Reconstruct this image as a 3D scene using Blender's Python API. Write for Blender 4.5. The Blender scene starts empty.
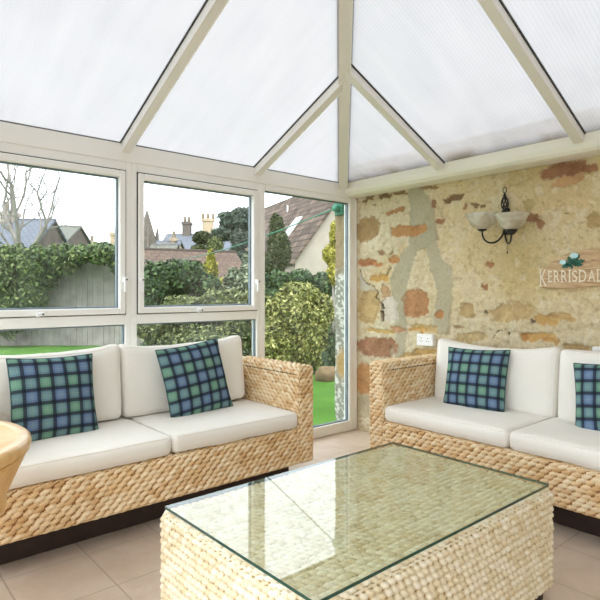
import bpy, bmesh, math, random
import numpy as np
from mathutils import Vector, Matrix
sc = bpy.context.scene
COL = sc.collection
rng = np.random.default_rng(7); random.seed(7)

# ------------------------------------------------------------------ camera
FOC = 545.0; HY = 291.0; CH = 1.2
CXY = (-3.475, -3.259); F2 = (0.6545, 0.7561); R2 = (0.7561, -0.6545)
cam = bpy.data.cameras.new('camera'); cam_o = bpy.data.objects.new('camera', cam); COL.objects.link(cam_o)
cam.sensor_width = 36; cam.lens = 36*FOC/600; cam.shift_y = -(300-HY)/600
cam.clip_start = .02; cam.clip_end = 500
cam_o.location = (CXY[0], CXY[1], CH)
cam_o.rotation_euler = (math.pi/2, 0, -math.atan2(F2[0], F2[1]))
sc.camera = cam_o

def at(px, py, t):
    """world point seen at a pixel of the 600 px frame, t metres away along the view axis (used to survey the garden)"""
    r = (px-300)/FOC*t
    return Vector((CXY[0]+F2[0]*t+R2[0]*r, CXY[1]+F2[1]*t+R2[1]*r, CH-(py-HY)/FOC*t))

# ------------------------------------------------------------------ helpers
def lin(c):
    f = lambda v: v/12.92 if v <= .04045 else ((v+.055)/1.055)**2.4
    return tuple(f(v/255) for v in c[:3])+(1,)

def tag(o, label=None, cat=None, group=None, kind=None):
    if label: o['label'] = label
    if cat: o['category'] = cat
    if group: o['group'] = group
    if kind: o['kind'] = kind
    return o

def empty(name, loc=(0,0,0), rz=0, parent=None):
    o = bpy.data.objects.new(name, None); o.empty_display_size = .1
    COL.objects.link(o); o.location = loc; o.rotation_euler = (0,0,rz); o.parent = parent
    return o

def link(name, me, mat=None, parent=None, loc=None, rot=None, smooth=False):
    o = bpy.data.objects.new(name, me); COL.objects.link(o)
    if mat is not None and not len(me.materials): me.materials.append(mat)
    if parent: o.parent = parent
    if loc: o.location = loc
    if rot: o.rotation_euler = rot
    if smooth: me.polygons.foreach_set('use_smooth', [True]*len(me.polygons))
    return o

def np_mesh(name, V, Q, tint=None, col=None, smooth=True):
    V = np.asarray(V, dtype=np.float32); Q = np.asarray(Q, dtype=np.int32)
    k = Q.shape[1]
    me = bpy.data.meshes.new(name)
    me.vertices.add(len(V)); me.vertices.foreach_set('co', V.ravel())
    me.loops.add(Q.size); me.loops.foreach_set('vertex_index', Q.ravel())
    me.polygons.add(len(Q)); me.polygons.foreach_set('loop_start', np.arange(0, Q.size, k, dtype=np.int32))
    me.update(calc_edges=True); me.validate()
    if smooth: me.polygons.foreach_set('use_smooth', np.ones(len(me.polygons), dtype=bool))
    if tint is not None:
        a = me.attributes.new('tint', 'FLOAT', 'POINT'); a.data.foreach_set('value', np.asarray(tint, dtype=np.float32))
    if col is not None:
        a = me.attributes.new('pigment', 'FLOAT_COLOR', 'POINT')
        c = np.ones((len(V), 4), dtype=np.float32); c[:, :3] = col; a.data.foreach_set('color', c.ravel())
    return me

class MB:
    def __init__(s): s.bm = bmesh.new()
    def box(s, lo, hi, bev=0, seg=2, M=None):
        lo, hi = Vector(lo), Vector(hi)
        r = bmesh.ops.create_cube(s.bm, size=1)
        vs = r['verts']
        for v in vs: v.co = Vector(((v.co.x+.5)*(hi.x-lo.x)+lo.x, (v.co.y+.5)*(hi.y-lo.y)+lo.y, (v.co.z+.5)*(hi.z-lo.z)+lo.z))
        if M is not None:
            for v in vs: v.co = M @ v.co
        if bev:
            es = list({e for v in vs for e in v.link_edges})
            bmesh.ops.bevel(s.bm, geom=es, offset=bev, segments=seg, affect='EDGES', profile=.5)
        return s
    def beam(s, p0, p1, w, h, up=(0,0,1), off=0, bev=0):
        p0, p1, up = Vector(p0), Vector(p1), Vector(up)
        d = (p1-p0); L = d.length; d.normalize(); x = d.cross(up).normalized(); z = x.cross(d).normalized()
        M = Matrix((( x.x, d.x, z.x, p0.x), (x.y, d.y, z.y, p0.y), (x.z, d.z, z.z, p0.z), (0,0,0,1)))
        return s.box((-w/2, 0, -h+off), (w/2, L, off), bev, 1, M)
    def tube(s, pts, rad, n=8, cap=True, closed=False):
        pts = [Vector(p) for p in pts]
        rad = rad if hasattr(rad, '__len__') else [rad]*len(pts)
        rings = []; prev = None
        m = len(pts)
        for i, p in enumerate(pts):
            if closed: d = pts[(i+1) % m]-pts[i-1]
            else: d = pts[min(i+1, m-1)]-pts[max(i-1, 0)]
            d.normalize()
            if prev is None:
                a = d.orthogonal().normalized()
            else:
                a = prev-d*prev.dot(d); a = a.normalized() if a.length > 1e-6 else d.orthogonal().normalized()
            prev = a; b = d.cross(a)
            rings.append([s.bm.verts.new(p+(a*math.cos(2*math.pi*k/n)+b*math.sin(2*math.pi*k/n))*rad[i]) for k in range(n)])
        for i in range(m-1+(1 if closed else 0)):
            A, B = rings[i], rings[(i+1) % m]
            for k in range(n): s.bm.faces.new((A[k], A[(k+1) % n], B[(k+1) % n], B[k]))
        if cap and not closed:
            s.bm.faces.new(rings[0][::-1]); s.bm.faces.new(rings[-1])
        return s
    def lathe(s, prof, n=32, c=(0,0,0), M=None):
        c = Vector(c); rings = []
        for (r, z) in prof:
            if r < 1e-5:
                v = s.bm.verts.new(c+Vector((0,0,z))); rings.append([v]*n)
            else: rings.append([s.bm.verts.new(c+Vector((r*math.cos(2*math.pi*k/n), r*math.sin(2*math.pi*k/n), z))) for k in range(n)])
        if M is not None:
            for v in {v for R_ in rings for v in R_}: v.co = M @ v.co
        for A, B in zip(rings, rings[1:]):
            for k in range(n):
                vs = []
                for v in (A[k], A[(k+1) % n], B[(k+1) % n], B[k]):
                    if v not in vs: vs.append(v)
                if len(vs) > 2:
                    try: s.bm.faces.new(vs)
                    except ValueError: pass
        return s
    def poly(s, pts, thick=None):
        vs = [s.bm.verts.new(p) for p in pts]; f = s.bm.faces.new(vs)
        if thick is not None:
            r = bmesh.ops.extrude_face_region(s.bm, geom=[f])
            for v in r['geom']:
                if isinstance(v, bmesh.types.BMVert): v.co += Vector(thick)
        return s
    def build(s, name, mat, parent=None, loc=None, rot=None, smooth=False):
        bmesh.ops.recalc_face_normals(s.bm, faces=s.bm.faces)
        me = bpy.data.meshes.new(name); s.bm.to_mesh(me); s.bm.free()
        return link(name, me, mat, parent, loc, rot, smooth)

def copy_tree(o, parent=None):
    c = o.copy(); COL.objects.link(c); c.parent = parent
    for ch in [x for x in bpy.data.objects if x.parent == o]:
        copy_tree(ch, c)
    return c

# value noise in numpy
_T = rng.random((256, 256))
def vnoise(x, y):
    x0 = np.floor(x).astype(int); y0 = np.floor(y).astype(int); fx = x-x0; fy = y-y0
    fx = fx*fx*(3-2*fx); fy = fy*fy*(3-2*fy)
    g = lambda a, b: _T[a % 256, b % 256]
    return (g(x0,y0)*(1-fx)+g(x0+1,y0)*fx)*(1-fy)+(g(x0,y0+1)*(1-fx)+g(x0+1,y0+1)*fx)*fy
def fbm(x, y, o=4):
    s = 0; a = .5; t = 0
    for i in range(o):
        s = s+a*vnoise(x*2**i+17.3*i, y*2**i+5.1*i); t += a; a *= .55
    return s/t
def smooth(e0, e1, x):
    t = np.clip((x-e0)/(e1-e0), 0, 1); return t*t*(3-2*t)

# ------------------------------------------------------------------ materials
class NT:
    def __init__(s, name):
        s.m = bpy.data.materials.new(name); s.m.use_nodes = True; s.t = s.m.node_tree; s.t.nodes.clear()
        s.out = s.n('ShaderNodeOutputMaterial')
    def n(s, typ, **k):
        nd = s.t.nodes.new(typ)
        for a, v in k.items():
            if a.startswith('i_'):
                key = a[2:]
                nd.inputs[int(key) if key.isdigit() else key.replace('_', ' ')].default_value = v
            else: setattr(nd, a, v)
        return nd
    def l(s, a, b): s.t.links.new(a, b)
    def math(s, op, a, b=None):
        nd = s.n('ShaderNodeMath', operation=op)
        for i, v in enumerate((a, b)):
            if v is None: continue
            if hasattr(v, 'links'): s.l(v, nd.inputs[i])
            else: nd.inputs[i].default_value = v
        return nd.outputs[0]
    def mix(s, fac, a, b, mode='MIX'):
        nd = s.n('ShaderNodeMix', data_type='RGBA', blend_type=mode)
        for i, v in ((0, fac), (6, a), (7, b)):
            if hasattr(v, 'links'): s.l(v, nd.inputs[i])
            else: nd.inputs[i].default_value = v
        return nd.outputs[2]
    def noise(s, scale, detail=4, vec=None, rough=.55, dist=0):
        nd = s.n('ShaderNodeTexNoise', i_Scale=scale, i_Detail=detail, i_Roughness=rough, i_Distortion=dist)
        if vec is not None: s.l(vec, nd.inputs['Vector'])
        return nd.outputs['Fac']
    def ramp(s, fac, stops, interp='LINEAR'):
        nd = s.n('ShaderNodeValToRGB'); cr = nd.color_ramp; cr.interpolation = interp
        while len(cr.elements) < len(stops): cr.elements.new(.5)
        for e, (p, c) in zip(cr.elements, stops): e.position = p; e.color = c
        s.l(fac, nd.inputs[0]); return nd.outputs[0]
    def obj(s): return s.n('ShaderNodeTexCoord').outputs['Object']
    def bsdf(s, color, rough=.6, metal=0, spec=.5, bump=None, bstr=.3, bdist=.005, **k):
        b = s.n('ShaderNodeBsdfPrincipled')
        if hasattr(color, 'links'): s.l(color, b.inputs['Base Color'])
        else: b.inputs['Base Color'].default_value = color
        if hasattr(rough, 'links'): s.l(rough, b.inputs['Roughness'])
        else: b.inputs['Roughness'].default_value = rough
        b.inputs['Metallic'].default_value = metal; b.inputs['Specular IOR Level'].default_value = spec
        for kk, v in k.items(): b.inputs[kk.replace('_', ' ')].default_value = v
        if bump is not None:
            bn = s.n('ShaderNodeBump', i_Strength=bstr, i_Distance=bdist); s.l(bump, bn.inputs['Height']); s.l(bn.outputs[0], b.inputs['Normal'])
        s.l(b.outputs[0], s.out.inputs[0]); return s.m

def noisy(name, c1, c2, scale=8, rough=.6, bstr=.2, bscale=60, bdist=.003, spec=.5, detail=4):
    t = NT(name); o = t.obj()
    c = t.ramp(t.noise(scale, detail, o), [(.3, lin(c1)), (.7, lin(c2))])
    return t.bsdf(c, rough, spec=spec, bump=t.noise(bscale, 4, o), bstr=bstr, bdist=bdist)

M_upvc = noisy('white_upvc', (240,239,235), (244,243,239), 3, .38, .03, 30)
M_bead = noisy('cream_box_upvc', (241,238,226), (245,242,231), 3, .42, .04, 30)
M_gasket = noisy('dark_gasket', (52,50,48), (66,64,60), 10, .6, .05)
M_spacer = noisy('grey_blue_spacer', (96,112,124), (120,134,142), 10, .4, .05)
M_dark = noisy('dark_brown_wood', (44,30,26), (58,40,34), 12, .55, .2)
M_iron = noisy('black_wrought_iron', (22,21,20), (34,32,30), 30, .5, .3, 80)
M_white_plastic = noisy('white_plastic', (240,240,240), (246,246,246), 4, .3, .0)
M_black = noisy('black_slot', (18,18,18), (24,24,24), 4, .6, 0)
M_plaster = noisy('cream_plaster', (226,220,206), (234,228,214), 2, .85, .1)

def wood_mat():
    t = NT('honey_wood'); o = t.obj()
    mp = t.n('ShaderNodeMapping'); mp.inputs['Scale'].default_value = (3, 26, 3); t.l(o, mp.inputs[0])
    n = t.noise(2.2, 5, mp.outputs[0], .6, .6)
    c = t.ramp(n, [(.25, lin((204,158,96))), (.55, lin((218,178,118))), (.8, lin((226,190,132)))])
    return t.bsdf(c, .28, bump=n, bstr=.05, bdist=.002)
M_wood = wood_mat()

def glass_mat(name, tint, rough=0.0, ior=1.5, dirt=0.0):
    t = NT(name)
    tr = t.n('ShaderNodeBsdfTransparent', i_Color=tint); gl = t.n('ShaderNodeBsdfGlossy', i_Roughness=rough)
    fr = t.n('ShaderNodeFresnel', i_IOR=ior); mx = t.n('ShaderNodeMixShader')
    geo = t.n('ShaderNodeNewGeometry')   # reflect at the outer face only; the straight-through ray leaves freely
    t.l(t.math('MULTIPLY', fr.outputs[0], t.math('SUBTRACT', 1.0, geo.outputs['Backfacing'])), mx.inputs[0]); t.l(tr.outputs[0], mx.inputs[1]); t.l(gl.outputs[0], mx.inputs[2])
    last = mx.outputs[0]
    if dirt:
        o = t.obj(); d = t.n('ShaderNodeBsdfDiffuse', i_Color=(.75,.77,.76,1)); m2 = t.n('ShaderNodeMixShader')
        fac = t.math('MULTIPLY', t.ramp(t.noise(2.5, 5, o), [(.42, (0,0,0,1)), (.8, (1,1,1,1))]), dirt)
        t.l(fac, m2.inputs[0]); t.l(last, m2.inputs[1]); t.l(d.outputs[0], m2.inputs[2]); last = m2.outputs[0]
    t.l(last, t.out.inputs[0]); return t.m
M_glass = glass_mat('window_glass', (.875,.89,.89,1), 0, 1.45, .10)
M_table_glass = glass_mat('green_tinted_table_glass', (.95,.97,.925,1), .012, 1.9)
def edge_glass():
    t = NT('dark_green_glass_edge'); return t.bsdf(lin((26,74,62)), .15, spec=.7)
M_glass_edge = edge_glass()

def poly_mat(name, grime):
    """multiwall polycarbonate: flutes run down the slope (UV x across, y along, metres)"""
    t = NT(name); uv = t.n('ShaderNodeTexCoord').outputs['UV']
    sp = t.n('ShaderNodeSeparateXYZ'); t.l(uv, sp.inputs[0])
    w = t.math('SINE', t.math('MULTIPLY', sp.outputs[0], 2*math.pi/.02))
    rib = t.ramp(t.math('ADD', t.math('MULTIPLY', w, .5), .5), [(.0, ((.93,.93,.93,1) if grime else (.985,.985,.985,1))), (.6, (1,1,1,1))])
    mp = t.n('ShaderNodeMapping'); mp.inputs['Scale'].default_value = (9, 1.2, 1); t.l(uv, mp.inputs[0])
    streak = t.ramp(t.noise(1.4, 5, mp.outputs[0]), [(.3, (.955,.955,.96,1)), (.65, (1,1,1,1))])
    base = t.mix(1, rib, streak, 'MULTIPLY')
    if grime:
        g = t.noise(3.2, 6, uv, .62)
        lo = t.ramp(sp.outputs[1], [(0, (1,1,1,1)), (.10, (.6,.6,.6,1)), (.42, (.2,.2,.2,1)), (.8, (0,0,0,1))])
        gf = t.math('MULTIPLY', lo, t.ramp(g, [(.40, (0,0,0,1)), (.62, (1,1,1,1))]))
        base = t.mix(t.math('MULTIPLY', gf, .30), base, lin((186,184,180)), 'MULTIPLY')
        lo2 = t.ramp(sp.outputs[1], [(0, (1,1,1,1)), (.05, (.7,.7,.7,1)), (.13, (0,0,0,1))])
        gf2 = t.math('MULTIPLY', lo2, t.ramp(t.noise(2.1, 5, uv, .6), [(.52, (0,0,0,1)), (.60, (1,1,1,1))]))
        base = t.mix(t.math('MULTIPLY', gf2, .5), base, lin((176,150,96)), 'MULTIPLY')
    k = t.mix(1, base, POLY_T, 'MULTIPLY')
    tl = t.n('ShaderNodeBsdfTranslucent'); t.l(k, tl.inputs[0])
    tr = t.n('ShaderNodeBsdfTransparent'); t.l(k, tr.inputs[0])
    m1 = t.n('ShaderNodeMixShader', i_0=.40); t.l(tl.outputs[0], m1.inputs[1]); t.l(tr.outputs[0], m1.inputs[2])
    gl = t.n('ShaderNodeBsdfGlossy', i_Roughness=.12); m2 = t.n('ShaderNodeMixShader', i_0=.05)
    t.l(m1.outputs[0], m2.inputs[1]); t.l(gl.outputs[0], m2.inputs[2]); t.l(m2.outputs[0], t.out.inputs[0])
    return t.m
POLY_T = (.458,.450,.444,1)
M_poly = poly_mat('polycarbonate', False)
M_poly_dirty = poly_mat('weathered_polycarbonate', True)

def tile_mat():
    t = NT('taupe_floor_tiles'); o = t.obj()
    mp = t.n('ShaderNodeMapping'); S = .3435
    mp.inputs['Location'].default_value = (2.583/S, .745/S, 0); mp.inputs['Scale'].default_value = (1/S, 1/S, 1); t.l(o, mp.inputs[0])
    sp = t.n('ShaderNodeSeparateXYZ'); t.l(mp.outputs[0], sp.inputs[0])
    def edge(x):
        f = t.math('FRACT', x); return t.math('MINIMUM', f, t.math('SUBTRACT', 1.0, f))
    e = t.math('MINIMUM', edge(sp.outputs[0]), edge(sp.outputs[1]))
    g = t.ramp(e, [(.006, (0,0,0,1)), (.011, (1,1,1,1))])
    fl = t.n('ShaderNodeVectorMath', operation='FLOOR'); t.l(mp.outputs[0], fl.inputs[0])
    wn = t.n('ShaderNodeTexWhiteNoise', noise_dimensions='2D'); t.l(fl.outputs[0], wn.inputs[0])
    c = t.ramp(t.noise(4.5, 6, o, .6, .4), [(.3, lin((192,171,150))), (.55, lin((206,187,168))), (.75, lin((214,197,180)))])
    c = t.mix(t.math('MULTIPLY', wn.outputs[0], .15), c, lin((200,178,158)))
    c = t.mix(g, lin((172,154,136)), c)
    hgt = t.math('ADD', g, t.math('MULTIPLY', t.noise(22, 4, o), .12))
    return t.bsdf(c, .34, spec=.45, bump=hgt, bstr=.25, bdist=.003)
M_tile = tile_mat()

def weave_mat(name, stops, rough=.62, fine=260):
    t = NT(name); a = t.n('ShaderNodeAttribute', attribute_name='tint'); o = t.obj()
    n = t.noise(5, 3, o)
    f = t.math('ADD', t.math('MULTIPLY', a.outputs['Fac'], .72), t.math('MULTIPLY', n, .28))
    f = t.math('ADD', f, t.math('MULTIPLY', t.math('SUBTRACT', t.noise(fine, 2, o), .5), .35))
    return t.bsdf(t.ramp(f, stops), rough, spec=.35, bump=t.noise(fine, 3, o), bstr=.35, bdist=.002)
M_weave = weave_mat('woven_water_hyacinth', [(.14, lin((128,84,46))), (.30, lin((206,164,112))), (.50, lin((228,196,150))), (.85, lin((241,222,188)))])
M_weave_pale = weave_mat('pale_woven_table', [(.14, lin((150,118,74))), (.30, lin((218,198,158))), (.50, lin((232,216,184))), (.85, lin((242,232,210)))])

def linen_mat():
    t = NT('off_white_linen'); o = t.obj()
    c = t.ramp(t.noise(2.2, 3, o), [(.3, lin((236,231,222))), (.7, lin((241,237,229)))])
    h = t.math('ADD', t.math('MULTIPLY', t.noise(9, 3, o, .5, .6), 1.0), t.math('MULTIPLY', t.noise(420, 2, o), .06))
    return t.bsdf(c, .9, spec=.15, bump=h, bstr=.32, bdist=.014)
M_linen = linen_mat()

def tartan_mat():
    t = NT('green_blue_tartan'); uv = t.n('ShaderNodeTexCoord').outputs['UV']
    sp = t.n('ShaderNodeSeparateXYZ'); t.l(uv, sp.inputs[0])
    G, B, K = lin((112,152,130)), lin((106,128,156)), lin((12,15,26)); Gd = lin((84,124,106)); Bd = lin((78,100,136)); W = lin((150,182,172))
    st = [(0, Gd), (.07, G), (.18, W), (.195, G), (.31, Gd), (.37, K), (.50, Bd), (.57, B), (.68, W), (.695, B), (.81, Bd), (.87, K)]
    cols = []
    for k in (0, 1):
        off = .04 if k == 0 else .08
        f = t.math('FRACT', t.math('ADD', t.math('MULTIPLY', sp.outputs[k], 3.1), off))
        cols.append(t.ramp(f, st, 'CONSTANT'))
    gm = t.n('ShaderNodeGamma', i_Gamma=.5); t.l(t.mix(1, cols[0], cols[1], 'MULTIPLY'), gm.inputs[0])   # warp over weft
    nz = t.noise(300, 2, t.obj())
    c = t.mix(t.math('MULTIPLY', nz, .12), gm.outputs[0], lin((150,165,175)))
    return t.bsdf(c, .95, spec=.08, bump=t.noise(9, 3, t.obj()), bstr=.2, bdist=.01)
M_tartan = tartan_mat()

def pigment_mat(name, rough=.92, fine=90, bstr=.5, var=.18, attr='pigment', bdist=.004):
    t = NT(name); a = t.n('ShaderNodeAttribute', attribute_name=attr); o = t.obj()
    n = t.noise(fine, 5, o, .65)
    c = t.mix(1, a.outputs['Color'], t.ramp(n, [(.25, (1-var,1-var,1-var*1.15,1)), (.7, (1.06,1.06,1.06,1))]), 'MULTIPLY')
    n2 = t.noise(fine*.35, 5, o, .7)
    return t.bsdf(c, rough, spec=.2, bump=t.math('ADD', n, n2), bstr=bstr, bdist=bdist)
M_stone = pigment_mat('rubble_and_mortar', var=.2, bstr=.6, bdist=.006)

def leaf_mat(name, stops, rough=.6):
    t = NT(name); a = t.n('ShaderNodeAttribute', attribute_name='tint')
    c = t.ramp(a.outputs['Fac'], stops)
    return t.bsdf(c, rough, spec=.3)
def leafm(name, a, b, c): return leaf_mat(name, [(0, lin(a)), (.5, lin(b)), (1, lin(c))])

def brick_mat(name, c1, c2, cm, bw, rh, rough=.8, sx=1, mortar=.035):
    t = NT(name); uv = t.n('ShaderNodeTexCoord').outputs['UV']
    b = t.n('ShaderNodeTexBrick', i_Scale=1.0, i_Mortar_Size=mortar, i_Brick_Width=bw, i_Row_Height=rh)
    b.inputs['Color1'].default_value = lin(c1); b.inputs['Color2'].default_value = lin(c2); b.inputs['Mortar'].default_value = lin(cm)
    t.l(uv, b.inputs[0])
    c = t.mix(t.math('MULTIPLY', t.noise(1.5, 5, t.obj()), .2), b.outputs[0], lin(cm))
    return t.bsdf(c, rough, spec=.15, bump=b.outputs['Fac'], bstr=-.3, bdist=.02)
M_rooftile = brick_mat('brown_concrete_tiles', (116,98,86), (76,64,56), (44,38,35), .5, .40, .85)
M_redtile = brick_mat('red_brown_clay_tiles', (104,86,74), (90,75,66), (66,56,50), .3, .26, .85, 1, .02)
M_slate = brick_mat('blue_grey_slates', (112,116,124), (100,104,112), (82,86,94), .3, .2, .75)
M_slate2 = brick_mat('olive_grey_slates', (116,116,104), (104,106,98), (90,90,84), .3, .2, .8)
M_harl = noisy('pinkish_grey_harling', (150,138,126), (164,152,140), 1.2, .95, .5, 30, .02, .1)
M_sand = noisy('buff_sandstone', (160,142,116), (178,160,134), 1.5, .95, .4, 12, .03, .1)
M_sand_dark = noisy('weathered_sandstone', (88,80,74), (106,98,90), 1.2, .95, .4, 10, .03, .1)
M_white_board = noisy('white_bargeboard', (214,210,204), (226,222,214), 2, .7, .1)
M_pot = noisy('buff_clay_pot', (138,124,106), (152,138,120), 3, .9, .1)
M_board = noisy('weathered_grey_timber', (118,112,106), (150,145,138), 3.5, .9, .4, 25, .004, .1)
M_bark = noisy('grey_bark', (112,106,100), (136,130,124), 2, .95, .3, 20, .01, .1)

def lawn_mat():
    t = NT('lawn'); o = t.obj()
    c = t.ramp(t.noise(1.3, 7, o, .65), [(.3, lin((62,98,34))), (.5, lin((76,118,42))), (.72, lin((92,132,54)))])
    return t.bsdf(c, .9, spec=.1, bump=t.noise(60, 4, o), bstr=.8, bdist=.03)
M_lawn = lawn_mat()

# ------------------------------------------------------------------ rounded / woven boxes
def lumps(u, v, w, h, ang, ax, bx, seed=0):
    """brick-laid overlapping oval strands -> height 0..1 and the strand's own random number"""
    row = np.floor(v/h); best = np.full(u.shape, 0.0); bid = np.zeros(u.shape)
    ca, sa = math.cos(ang), math.sin(ang)
    for dr in (-1, 0, 1):
        r = row+dr; off = (np.mod(r, 2))*.5*w
        c0 = np.floor((u-off)/w)
        for dc in (-1, 0, 1):
            c = c0+dc
            rnd = np.mod(np.sin(c*127.1+r*311.7+seed*74.7)*43758.5453, 1)
            rnd2 = np.mod(np.sin(c*269.5+r*183.3+seed*12.9)*23421.631, 1)
            cu = (c+.5)*w+off+(rnd-.5)*w*.16; cv = (r+.5)*h+(rnd2-.5)*h*.2
            du, dv = u-cu, v-cv
            a = (du*ca+dv*sa)/ax; b = (-du*sa+dv*ca)/bx
            q = 1-a*a-b*b
            hh = np.where(q > 0, np.sqrt(np.maximum(q, 0))*(.85+.15*rnd2), 0)
            m = hh > best
            best = np.where(m, hh, best); bid = np.where(m, rnd, bid)
    return best, bid

def box_surface(lo, hi, r, res, faces='xXyYzZ', hf=None, amp=0, deform=None, uvs=False):
    lo = np.array(lo, float); hi = np.array(hi, float); Vs = []; Qs = []; Ts = []; base = 0
    for k, ax in enumerate('xyz'):
        for s in (-1, 1):
            if (ax if s < 0 else ax.upper()) not in faces: continue
            i, j = (k+1) % 3, (k+2) % 3
            ni = max(2, int(round((hi[i]-lo[i])/res))); nj = max(2, int(round((hi[j]-lo[j])/res)))
            gi = np.linspace(lo[i], hi[i], ni+1); gj = np.linspace(lo[j], hi[j], nj+1)
            A, B = np.meshgrid(gi, gj, indexing='ij')
            P = np.zeros(A.shape+(3,)); P[..., i] = A; P[..., j] = B; P[..., k] = lo[k] if s < 0 else hi[k]
            q = np.clip(P, lo+r, hi-r); n = P-q; n /= np.linalg.norm(n, axis=-1, keepdims=True)+1e-9
            rad = r
            if hf is not None:
                if k == 2: h, tt = hf(A+k*.37, B, k)
                elif k == 0: h, tt = hf(A+.21*s, B, k)   # i=y, j=z
                else: h, tt = hf(B+.13*s, A, k)          # i=z, j=x -> u = x, v = z
                fd = np.minimum(np.minimum(A-lo[i], hi[i]-A), np.minimum(B-lo[j], hi[j]-B))
                fd = np.clip(fd/(.35*r+1e-6), 0, 1)
                h = h*fd+.55*(1-fd)
                Ts.append(tt.ravel())
                pos = q+n*(r+amp*(h-.7))[..., None]
            else:
                pos = q+n*r; Ts.append(np.zeros(A.size))
            Vs.append(pos.reshape(-1, 3))
            idx = np.arange((ni+1)*(nj+1)).reshape(ni+1, nj+1)+base
            Q = np.stack([idx[:-1,:-1], idx[1:,:-1], idx[1:,1:], idx[:-1,1:]], -1).reshape(-1, 4)
            if s < 0: Q = Q[:, ::-1]
            Qs.append(Q); base += (ni+1)*(nj+1)
    V = np.concatenate(Vs)
    if deform is not None: V = deform(V)
    return V, np.concatenate(Qs), np.concatenate(Ts)

def weld(me, d=.0004):
    bm = bmesh.new(); bm.from_mesh(me); bmesh.ops.remove_doubles(bm, verts=bm.verts, dist=d); bm.to_mesh(me); bm.free()

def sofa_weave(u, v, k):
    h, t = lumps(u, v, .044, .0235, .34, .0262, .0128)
    return h, np.where(h > .22, .3+.7*t, 0.0)  # brown warp in the gaps; its dark tint also paints the crevice shade
def table_weave(u, v, k):
    h, t = lumps(u, v, .028, .0265, -.55, .0185, .0125, 3)
    return h, np.where(h > .22, .3+.7*t, 0.0)  # gaps between strands tinted dark, crevice shade put into the colour

def woven(name, lo, hi, r, parent, mat, hf, amp, res=.0043, faces='xXyYZ'):
    V, Q, T = box_surface(lo, hi, r, res, faces, hf, amp)
    me = np_mesh(name, V, Q, tint=T); weld(me)
    me.materials.append(mat)
    return link(name, me, None, parent)

# ------------------------------------------------------------------ SETTING: floor, walls
EAVE = 2.112; LX = -4.0; BY = -5.0; TAN = .46
st = lambda o: tag(o, kind='structure')
st(MB().box((LX-.1, BY, -.12), (.0, .09, 0)).build('floor', M_tile))

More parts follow.
